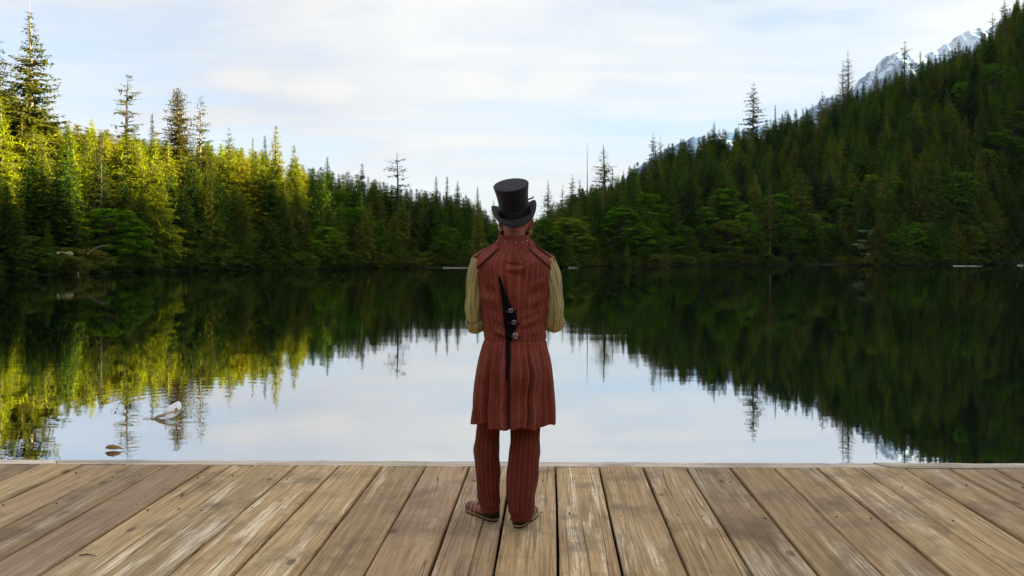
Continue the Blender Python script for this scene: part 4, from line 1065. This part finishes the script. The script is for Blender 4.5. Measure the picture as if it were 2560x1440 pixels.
def coat_fold(u, z, v):
    a = (u-.5)*2*np.pi                       # angle from the middle of the back, + = towards his right hand side? (picture left is u<.5 side)
    sx_ = np.sin(a)                          # -1..1 across the back
    x = -sx_                                 # + to picture right after the mirrored winding
    skirt = np.clip((.965-z)/.1, 0, 1); up = 1-skirt
    hem = np.clip((.93-z)/.42, 0, 1)
    f = 0*u
    # skirt: deep box pleats and soft flutes
    for (c, w, am) in [(-.62, .05, -.085), (-.50, .05, .055), (-.36, .035, -.055), (-.10, .035, -.13), (.0, .05, .04), (.30, .035, -.085), (.40, .05, .06), (.62, .05, -.03), (.80, .05, .04), (-.82, .05, .05)]:
        f = f + am*bell(x-.04*hem*np.sign(c)*abs(c), c, w*(1+.5*hem))*(skirt*(.45+.55*hem if c not in (-.10,) else 1))
    f = (f+skirt*(.022*np.sin(a*9+2+z*5)+.014*np.sin(a*17-z*9))*(.3+.7*hem))*2.3
    # seat bulge
    f = f + .16*bell(z, .80, .07)*bell(x, .15, .5)*skirt - .09*bell(z, .66, .06)*bell(x, .2, .5)
    # back: one deep vertical fold left of the middle, drag lines from the straps
    ctr = -.20+ (1.32-z)*.32
    f = f - .15*bell(x, ctr, .05)*np.clip((1.34-z)/.10, 0, 1)*np.clip((z-.93)/.05, 0, 1)
    f = f + .05*bell(x, ctr-.13, .07)*np.clip((1.34-z)/.1, 0, 1)*up
    f = f - .10*bell(x, .34-(1.2-z)*1.5, .09)*bell(z, 1.14, .075)
    for (cx_, cz_, w, h_, am) in [(.0, 1.345, .13, .012, -.028), (.05, 1.322, .16, .011, .03), (-.02, 1.30, .15, .011, -.028), (.12, 1.29, .1, .03, -.02), (.25, 1.30, .06, .04, .02), (-.55, 1.22, .16, .022, -.045),
                                  (-.6, 1.17, .2, .018, .035), (.5, 1.20, .15, .022, -.04), (.58, 1.25, .14, .018, .03), (.62, 1.13, .2, .02, -.06), (-.62, 1.12, .2, .02, -.055), (.45, 1.08, .25, .011, -.025), (.4, 1.055, .25, .01, .028),
                                  (.42, 1.03, .25, .009, -.028), (.5, 1.0, .25, .012, .02), (-.4, 1.04, .22, .012, -.03), (-.35, 1.0, .25, .010, .03), (-.3, .975, .25, .010, -.03)]:
        tl = (x-cx_)*.03*(1 if cx_ > 0 else -1)
        f = f + am*bell(x, cx_, w)*bell(z, cz_+tl*2, h_)*up*3.2
    f = f + up*(.010*np.sin(a*11+z*40)+.008*np.sin(a*5-z*63+1)+.005*np.sin(a*23+z*25))
    # waist seam
    f = f - .035*bell(z, .955, .006)
    return f
W2 = lambda l, r: ((xp(l)+xp(r))/2, (xp(r)-xp(l))/2)
def cr_(y, l, r, ry, cy=0., tx=0., ty=0., sq=.5):
    c, h = W2(l, r); return (c, cy, zp(y), h, ry, tx, ty, sq)
coat = loft('coat', [cr_(1055, 1184, 1385, .175, .0, -.03, -.02, .2), cr_(1012, 1186, 1385, .172, 0, -.02), cr_(960, 1191, 1382, .162, 0), cr_(900, 1199, 1375, .148), cr_(862, 1207, 1367, .130), cr_(850, 1210, 1364, .124),
    cr_(830, 1210, 1364, .122, .0), cr_(800, 1207, 1364, .122), cr_(760, 1202, 1369, .126, .0), cr_(720, 1196, 1374, .130, .0), cr_(690, 1193, 1377, .130, .0, 0, 0, .7), cr_(665, 1192, 1378, .125, .0, 0, 0, .8),
    cr_(650, 1195, 1376, .118, .0, 0, .08, .8), cr_(637, 1204, 1364, .104, .0, 0, .12, .6), cr_(624, 1219, 1348, .088, .004, 0, .16, .4), cr_(612, 1234, 1336, .076, .008, 0, .2, .2), cr_(602, 1243, 1328, .070, .012, 0, .22, 0), cr_(594, 1247, 1324, .068, .014, 0, .22, 0), cr_(584, 1248, 1323, .069, .016, 0, .22, 0)],
    'coat', stripes=40, ncols=420, fold=coat_fold, solid=.004, upstep=420, hem=lambda u: .009*np.sin(u*19+1)+.006*np.sin(u*43)+.004*np.sin(u*90+2))
def coat_y(x, z):
    """back surface of the coat near the middle, taken from its mesh"""
    d = (CV[:, 0]-x)**2+(CV[:, 2]-z)**2*1.0
    idx = np.argsort(d)[:6]; return CV[idx, 1].min()
CV = np.array([v_.co[:] for v_ in coat.data.vertices]); CV = CV[CV[:, 1] < .02]
# shoulder pieces: cloth panels lying over each shoulder, ending in a point that stands out over the sleeve
for sg in (-1, 1):
    V, UV = [], []; nu, nv_ = 26, 40
    for i in range(nu):
        a = i/(nu-1)
        cx_ = (.078+(.212-.078)*a)*sg + .004; top = 1.460-.058*a-.022*a*a
        hang = .012+.060*a                # how far the panel comes down the back
        for j in range(nv_):
            b = j/(nv_-1)*2-1             # -1 back edge, 1 front edge
            y = (.088 if b < 0 else .088)*math.sin(b*math.pi/2)*(1-.15*a)
            z = top-hang*abs(b)**2.2-.004*math.sin(b*6+a*4)-.022*abs(b)*(1-a)
            x = cx_ - sg*.014*(abs(b)**2)*a
            if b < 0:
                w_ = min(1, abs(b)*1.6); y = y*(1-w_)+min(coat_y(x, z)-.007, -.012)*w_
            V.append((x, y+0., z)); UV.append((a*4, b))
    F_ = [(i*nv_+j, i*nv_+j+1, (i+1)*nv_+j+1, (i+1)*nv_+j) for i in range(nu-1) for j in range(nv_-1)]
    o = obj('shoulder_panel', mesh('shoulder_panel', V, F_, M['shoulder'], True, None, UV), coat); sm = o.modifiers.new('thick', 'SOLIDIFY'); sm.thickness = .006; sm.offset = 1
    # piping along the seam at the back edge
    Pp = np.array([V[i*nv_] for i in range(nu)])+np.array([0, -.003, -.002])
    vv, ff = tube_mesh([(Pp, np.full(nu, .0026))], 6); obj('seam', mesh('seam', vv, ff, M['black_cloth'], True), coat)
# stand collar with rivets
collar = loft('collar', [(xp(1286), .012, 1.452, .088, .074, 0, .22, 0), (xp(1286), .014, 1.468, .080, .072, 0, .30, 0), (xp(1286), .016, 1.488, .076, .069, 0, .36, 0), (xp(1286), .018, 1.506, .077, .070, 0, .42, 0)], 'coat', coat, stripes=14, ncols=96, solid=.006,
              fold=lambda u, z, v: .03*np.sin(u*25)*v-.0*u)
def on_ring(cx_, cy_, cz_, rx_, ry_, ty_, ang):
    x = math.sin(ang)*rx_; y = -math.cos(ang)*ry_; return (cx_+x, cy_+y, cz_+y*ty_)
for ang in (-.62, .12, .52, .86):
    p = on_ring(xp(1286), .014, 1.480, .084, .077, .32, ang)
    b2 = bmesh.new(); bmesh.ops.create_uvsphere(b2, u_segments=10, v_segments=7, radius=.0042); me = bpy.data.meshes.new('rivet'); b2.to_mesh(me); b2.free(); me.materials.append(M['metal']); me.polygons.foreach_set('use_smooth', [True]*len(me.polygons))
    obj('rivet', me, coat, p)
# black gusset down the back, also painting the deep fold's shadow, with three straps and buckles
gx_keys = [(1.285, -.074, -.066), (1.22, -.066, -.045), (1.165, -.058, -.028), (1.12, -.053, .004), (1.08, -.050, .020), (1.03, -.045, .020), (.99, -.040, -.004), (.962, -.036, -.008)]
V = []; nn_ = 40; mm = 12; zk = np.array([k_[0] for k_ in gx_keys])[::-1]
for i in range(nn_):
    z = 1.285-(1.285-.962)*i/(nn_-1)
    l = np.interp(z, zk, np.array([k_[1] for k_ in gx_keys])[::-1]); r_e = np.interp(z, zk, np.array([k_[2] for k_ in gx_keys])[::-1])
    ys = [coat_y(l+(r_e-l)*j/(mm-1), z) for j in range(mm)]
    for j in range(mm):
        e_ = math.sin(math.pi*j/(mm-1))
        V.append((l+(r_e-l)*j/(mm-1), min(ys)*.35+ys[j]*.65-.0045-.002*e_*math.sin(i*.9), z))
F_ = [(i*mm+j, i*mm+j+1, (i+1)*mm+j+1, (i+1)*mm+j) for i in range(nn_-1) for j in range(mm-1)]
gus = obj('gusset_and_fold_shadow', mesh('gusset_and_fold_shadow', V, F_, M['black_cloth'], True), coat); gus.modifiers.new('thick', 'SOLIDIFY').thickness = .003
# black strip painting the shadow of the skirt's deep centre pleat
V = []; nn_ = 40; mm = 6
for i in range(nn_):
    q = i/(nn_-1); z = .958-.20*q; l, r_e = -.040+.006*q, -.014-.014*q
    for j in range(mm):
        x = l+(r_e-l)*j/(mm-1); V.append((x, coat_y(x, z)-.0035, z))
F_ = [(i*mm+j, i*mm+j+1, (i+1)*mm+j+1, (i+1)*mm+j) for i in range(nn_-1) for j in range(mm-1)]
obj('pleat_shadow', mesh('pleat_shadow', V, F_, M['black_cloth'], True), coat)
for (bx, by_, tilt_, full) in [(1277, 772, .12, 0), (1285, 801, .0, 0), (1288, 833, -.03, 1)]:
    X, Z = xp(bx), zp(by_); yb = min(coat_y(X-.03, Z), coat_y(X+.03, Z), coat_y(X, Z))-.010
    n = 12; V = []
    for i in range(n):
        a = i/(n-1); x = X-.032+.064*a
        for dz in (-.005, .005): V.append((x, min(coat_y(x, Z), yb+.006)-.006 if 0 < i < n-1 else coat_y(x, Z)+.002, Z+dz+(a-.5)*.064*tilt_-.006))
    st = obj('strap', mesh('strap', V, [(i*2, i*2+2, i*2+3, i*2+1) for i in range(n-1)], M['leather'], True), coat); sm = st.modifiers.new('thick', 'SOLIDIFY'); sm.thickness = .003
    hw_, hh_ = .0095, (.011 if full else .009)
    cs = [(-hw_, -hh_), (hw_, -hh_), (hw_, hh_), (-hw_, hh_)]
    paths = []
    for i in range(4):
        a, b = cs[i], cs[(i+1) % 4]
        if not full and i != 2: rad = .0007
        else: rad = .0018
        paths.append((np.array([[X+a[0], yb-.006, Z+a[1]+a[0]*tilt_], [X+b[0], yb-.006, Z+b[1]+b[0]*tilt_]]), np.array([rad, rad])))
    paths.append((np.array([[X, yb-.006, Z-hh_], [X, yb-.008, Z+hh_*.6]]), np.array([.0012, .0012])))
    vv, ff = tube_mesh(paths, 7); obj('buckle', mesh('buckle', vv, ff, M['metal'], True), st)

# --- shirt sleeves: full, gathered at the elbow with a rolled cuff
def bez(P, n):
    P = np.array(P, float); t_ = np.linspace(0, 1, n); k = np.linspace(0, 1, len(P)); Q = np.stack([np.interp(t_, k, P[:, i]) for i in range(P.shape[1])], -1)
    for _ in range(6): Q[1:-1] = (Q[:-2]+2*Q[1:-1]+Q[2:])/4
    return Q
def limb(name, keys, mat, parent, ns=90, nc=72, stripes=9, disp=None, solid=.002):
    """keys: (x, y, z, r_side, r_depth) along the limb"""
    Q = bez(keys, ns); P = Q[:, :3]; T = np.gradient(P, axis=0); T /= np.linalg.norm(T, axis=1)[:, None]
    V, UV = [], []; u = np.arange(nc+1)/nc; th = u*2*np.pi
    for i in range(ns):
        U = np.array([1., 0, 0]); U = U-T[i]*(U@T[i]); U /= np.linalg.norm(U); Wv = np.cross(T[i], U)
        rr = 1+(disp(u, i/(ns-1)) if disp else 0*u)
        V.append(P[i]+(np.cos(th)*Q[i, 3]*rr)[:, None]*U+(np.sin(th)*Q[i, 4]*rr)[:, None]*Wv); UV.append(np.stack([u*stripes, np.full_like(u, i/ns)], -1))
    V = np.concatenate(V); UV = np.concatenate(UV); m = nc+1
    ii, jj = np.meshgrid(np.arange(ns-1), np.arange(nc), indexing='ij'); F_ = np.stack([ii*m+jj, ii*m+jj+1, (ii+1)*m+jj+1, (ii+1)*m+jj], -1).reshape(-1, 4)
    me = mesh(name, V, F_, M[mat], True, None, UV)
    b2 = bmesh.new(); b2.from_mesh(me); bmesh.ops.remove_doubles(b2, verts=b2.verts, dist=1e-5); bmesh.ops.recalc_face_normals(b2, faces=b2.faces); b2.to_mesh(me); b2.free()
    o = obj(name, me, parent)
    if solid: sm = o.modifiers.new('thick', 'SOLIDIFY'); sm.thickness = solid; sm.offset = 0
    return o
def slv(ph_):
    def f(u, v):
        a = u*6.283
        return (.11*np.sin(a*3+v*4+ph_)+.11*np.sin(a*6-v*7+ph_*2)+.05*np.sin(a*11+v*14))*(.35+.8*v)-.05 + .08*np.sin(v*30+np.cos(a+ph_)*2.2)*np.clip(v-.3, 0, 1)
    return f
shirt = empty('shirt', (0, 0, 0), 0, man)
limb('sleeve', [(-.168, .0, 1.365, .050, .060), (-.192, -.004, 1.29, .050, .062), (-.203, -.010, 1.22, .042, .060), (-.208, -.018, 1.13, .042, .060), (-.205, -.018, 1.075, .040, .056), (-.192, .004, 1.040, .034, .040), (-.176, .034, 1.028, .034, .036)], 'shirt', shirt, disp=slv(.4))
limb('sleeve', [(.168, .0, 1.365, .050, .060), (.194, -.004, 1.29, .052, .062), (.208, -.010, 1.22, .045, .060), (.216, -.018, 1.13, .045, .060), (.216, -.018, 1.075, .045, .056), (.206, .004, 1.042, .040, .044), (.186, .038, 1.030, .036, .038)], 'shirt', shirt, disp=slv(2.1))
limb('cuff', [(-.202, -.014, 1.056, .043, .048), (-.198, -.006, 1.036, .044, .050), (-.190, .010, 1.022, .040, .045)], 'shirt', shirt, ns=16, disp=lambda u, v: .05*np.sin(u*37), solid=.006)
limb('cuff', [(.216, -.014, 1.066, .048, .050), (.213, -.004, 1.046, .050, .052), (.204, .012, 1.030, .046, .048)], 'shirt', shirt, ns=16, disp=lambda u, v: .05*np.sin(u*31), solid=.007)

# --- trousers: two legs joined at the seat, one garment
def tro(ph_):
    def f(u, v):
        a = u*6.283
        return .03*np.sin(a*2+v*7+ph_)+.035*np.sin(a*3-v*16+ph_)*(1-v*.4)+.02*np.sin(a*5+v*24)+.055*np.sin(v*58+2*np.cos(a+ph_))*np.clip(.26-v, 0, 1)*3+.016*np.sin(v*33+3*np.cos(a))
    return f
lx = lambda l, r: ((xp(l)+xp(r))/2, (xp(r)-xp(l))/2)
legs = []
kl = [(y, *lx(l, r)) for (y, l, r) in [(1279, 1200, 1247), (1262, 1198, 1250), (1230, 1193, 1250), (1195, 1189, 1250), (1160, 1185, 1250), (1130, 1183, 1250), (1100, 1187, 1250), (1070, 1192, 1250), (1020, 1192, 1262), (940, 1200, 1285), (870, 1212, 1290)]]
krr = [(y, *lx(l, r)) for (y, l, r) in [(1291, 1276, 1328), (1270, 1270, 1334), (1240, 1266, 1339), (1205, 1265, 1345), (1170, 1267, 1347), (1135, 1272, 1348), (1105, 1276, 1349), (1070, 1279, 1350), (1020, 1284, 1354), (940, 1283, 1356), (870, 1276, 1354)]]
yl = np.interp([k_[0] for k_ in kl], [870, 1000, 1130, 1280], [0, .0, .025, .03]); yr = np.interp([k_[0] for k_ in krr], [870, 1000, 1130, 1290], [0, 0, -.03, -.045])
a_ = limb('trousers', [(c, yl[i], zp(y), h, h*1.12+.004) for i, (y, c, h) in enumerate(kl)], 'trouser', man, ns=150, nc=96, stripes=17, disp=tro(1.), solid=0)
b_ = limb('trousers', [(c, yr[i], zp(y), h, h*1.08) for i, (y, c, h) in enumerate(krr)], 'trouser', man, ns=150, nc=96, stripes=19, disp=tro(3.), solid=0)
b2 = bmesh.new(); b2.from_mesh(a_.data); b2.from_mesh(b_.data); b2.to_mesh(a_.data); b2.free(); bpy.data.objects.remove(b_)
a_.name = 'trousers'; sm = a_.modifiers.new('thick', 'SOLIDIFY'); sm.thickness = .003; sm.offset = -1

# --- shoes
def shoe(ax, ay, tx, ty):
    """heel and toe position on the deck"""
    L_ = .262; ang = math.atan2(-(tx-ax), ty-ay)
    e = empty('shoe', (ax, ay, 0), ang, man)
    def half(s, side):   # plan outline half width along the foot, s from heel 0 to toe 1
        k = [0, .04, .12, .25, .40, .55, .70, .82, .92, .98, 1.0]
        w = [.004, .022, .031, .034, .033, .038, .044, .043, .034, .018, .003]
        return float(np.interp(s, k, w))+(.004 if side > 0 and .5 < s < .9 else 0)
    ns = 36; V = []
    # sole slab
    pts_ = [(half(i/(ns-1), 1), i/(ns-1)*L_) for i in range(ns)]+[(-half(1-i/(ns-1), -1), (1-i/(ns-1))*L_) for i in range(ns)]
    n = len(pts_); lv_ = [(.007, .99), (.009, 1.02), (.019, 1.03), (.023, .99)]
    for (z, sc) in lv_:
        for (x, y) in pts_:
            toe = max(0, (y/L_-.82))*.045
            V.append((x*sc, (y-L_*.5)*(.98+.02*sc)+L_*.5, z+toe))
    F_ = [tuple(range(n))[::-1]]+[tuple(len(V)-n+i for i in range(n))]
    for k in range(len(lv_)-1):
        for i in range(n): F_.append((k*n+i, k*n+(i+1) % n, (k+1)*n+(i+1) % n, (k+1)*n+i))
    me = mesh('sole', V, F_, M['sole'], True); obj('sole', me, e)
    V = [(x*sc, (y-L_*.5)*(.99+.02*(sc-1))+L_*.5, z+max(0, (y/L_-.82))*.045) for (z, sc) in ((0., .99), (.0068, 1.0)) for (x, y) in pts_]
    F_ = [tuple(range(n))[::-1], tuple(range(n, 2*n))]+[(i, (i+1) % n, n+(i+1) % n, n+i) for i in range(n)]
    obj('contact_shadow', mesh('contact_shadow', V, F_, M['leather'], False), e)  # thin dark layer standing for the contact shadow under the sole
    def dome(name, s0, s1, hfun, mat, off=0., z0=.018, a0=0., a1=math.pi, nu=30, nv_=25, solid=.003):
        V = []
        for i in range(nu):
            s = s0+(s1-s0)*i/(nu-1); w = half(s, 0)*1.0+off; h = hfun(s)+off
            for j in range(nv_):
                a = a0+(a1-a0)*j/(nv_-1); V.append((w*math.cos(a)*(1 if abs(math.cos(a)) > .9 else .98), s*L_, z0+max(0, s-.82)*.04+h*max(0, math.sin(a))**.75))
        F2 = [(i*nv_+j, i*nv_+j+1, (i+1)*nv_+j+1, (i+1)*nv_+j) for i in range(nu-1) for j in range(nv_-1)]
        o = obj(name, mesh(name, V, F2, M[mat], True), e); sm = o.modifiers.new('thick', 'SOLIDIFY'); sm.thickness = solid; sm.offset = 1; return o
    hf = lambda s: float(np.interp(s, [0, .1, .3, .42, .55, .7, .85, .95, 1.0], [.050, .058, .070, .072, .060, .046, .036, .026, .006]))
    dome('sock', .02, .93, lambda s: hf(s)-.006, 'sock', -.004)
    dome('toe_cap', .70, 1.0, hf, 'shoe', .001)
    # counter round the heel, open at the front
    V = []; nu, nv_ = 44, 8
    for i in range(nu):
        a = -1+2*i/(nu-1); s = abs(a)**1.2*.50; sg = 1 if a > 0 else -1
        top = .066-.046*abs(a)**2.2
        for j in range(nv_):
            b = j/(nv_-1); V.append((sg*(half(s, 0)+.003)*(1-.12*b), s*L_-.002-(0 if s > .02 else .001*b), .018+top*b))
    F2 = [(i*nv_+j, i*nv_+j+1, (i+1)*nv_+j+1, (i+1)*nv_+j) for i in range(nu-1) for j in range(nv_-1)]
    o = obj('heel_counter', mesh('heel_counter', V, F2, M['shoe_dark'], True), e); sm = o.modifiers.new('thick', 'SOLIDIFY'); sm.thickness = .004; sm.offset = 0
    dome('side_band', .46, .535, hf, 'shoe', .003); dome('strap', .545, .575, hf, 'lace', .005, nu=6); dome('side_band', .585, .64, hf, 'shoe', .003, nu=8); dome('strap', .655, .68, hf, 'lace', .004, nu=5)
    # ankle in the sock rising into the trouser leg
    o = loft('ankle_sock', [(0, .060, .05, .033, .050), (0, .058, .085, .034, .044), (0, .055, .12, .035, .040)], 'sock', e, ncols=32)
    return e
shoe(xp(1240)*1.0+.004, .035, -.247, .240)
shoe(.018, -.070, .108, .176)

# --- hat
hat = empty('top_hat', (xp(1287), .018, 1.612), 0, man); hat.rotation_euler = (R(23), R(-8), 0)
# hat space: z along the crown, front = +y
def hat_ring(z, rx_, ry_, sq=0.): return (0, 0, z, rx_, ry_, 0, 0, sq)
crown = loft('crown', [hat_ring(-.012, .080, .096), hat_ring(.0, .0795, .095), hat_ring(.03, .0785, .093), hat_ring(.07, .0795, .093), hat_ring(.11, .084, .098), hat_ring(.140, .0895, .104), hat_ring(.150, .0905, .105), hat_ring(.1535, .0890, .1035), hat_ring(.1545, .080, .094), hat_ring(.1548, .04, .047), hat_ring(.155, .003, .003)], 'felt', hat, ncols=96, upstep=70,
             fold=lambda u, z, v: .006*np.sin(u*12.6+z*20))
rim_t = np.linspace(0, 2*np.pi, 81); P = np.stack([np.sin(rim_t)*.0905, np.cos(rim_t)*.1050, np.full(81, .1515)], -1)
vv, ff = tube_mesh([(P, np.full(81, .0016))], 6); obj('crown_edge', mesh('crown_edge', vv, ff, M['band'], True), hat)
loft('hat_band', [hat_ring(.0, .0812, .0968), hat_ring(.018, .0805, .0955), hat_ring(.036, .0800, .0945)], 'band', hat, ncols=96, solid=.0015)
# brim rolled up at both sides, dipping front and back
V = []; nu, nv_ = 97, 16
for i in range(nu):
    a = 2*math.pi*i/(nu-1)
    for j in range(nv_):
        b = j/(nv_-1); side = abs(math.sin(a)); s4 = side**2.6
        ox, oy = .079+.052*b-.016*s4*b*b, .094+.062*b
        z = -.004-.006*b + s4*(.052*b**1.9) - (1-side)*.012*b*b
        V.append((math.sin(a)*ox, math.cos(a)*oy, z))
F_ = [(i*nv_+j, i*nv_+j+1, (i+1)*nv_+j+1, (i+1)*nv_+j) for i in range(nu-1) for j in range(nv_-1)]
brim = obj('brim', mesh('brim', V, F_, M['felt'], True), hat); sm = brim.modifiers.new('thick', 'SOLIDIFY'); sm.thickness = .0035
Pb = np.array([V[i*nv_+nv_-1] for i in range(nu)]); vv, ff = tube_mesh([(Pb, np.full(nu, .0032))], 7); obj('brim_binding', mesh('brim_binding', vv, ff, M['band'], True), hat)
# small bent pin or feather quill standing out at the right of the crown
vv, ff = tube_mesh([(np.array([[.078, .0, .062], [.094, -.004, .066], [.104, -.006, .070]]), np.array([.0042, .004, .0035])), (np.array([[.1035, -.006, .066], [.105, -.006, .078]]), np.array([.0035, .0028]))], 7)
obj('hat_pin', mesh('hat_pin', vv, ff, M['band'], True), hat)
# gold hoop in the right ear
rt = np.linspace(0, 2*np.pi, 25); P = np.stack([.088+.0*rt+.0068*np.cos(rt), .030+.004*np.sin(rt), 1.510+.0098*np.sin(rt)], -1)
vv, ff = tube_mesh([(P, np.full(25, .0015))], 7); obj('earring', mesh('earring', vv, ff, M['gold'], True), man)
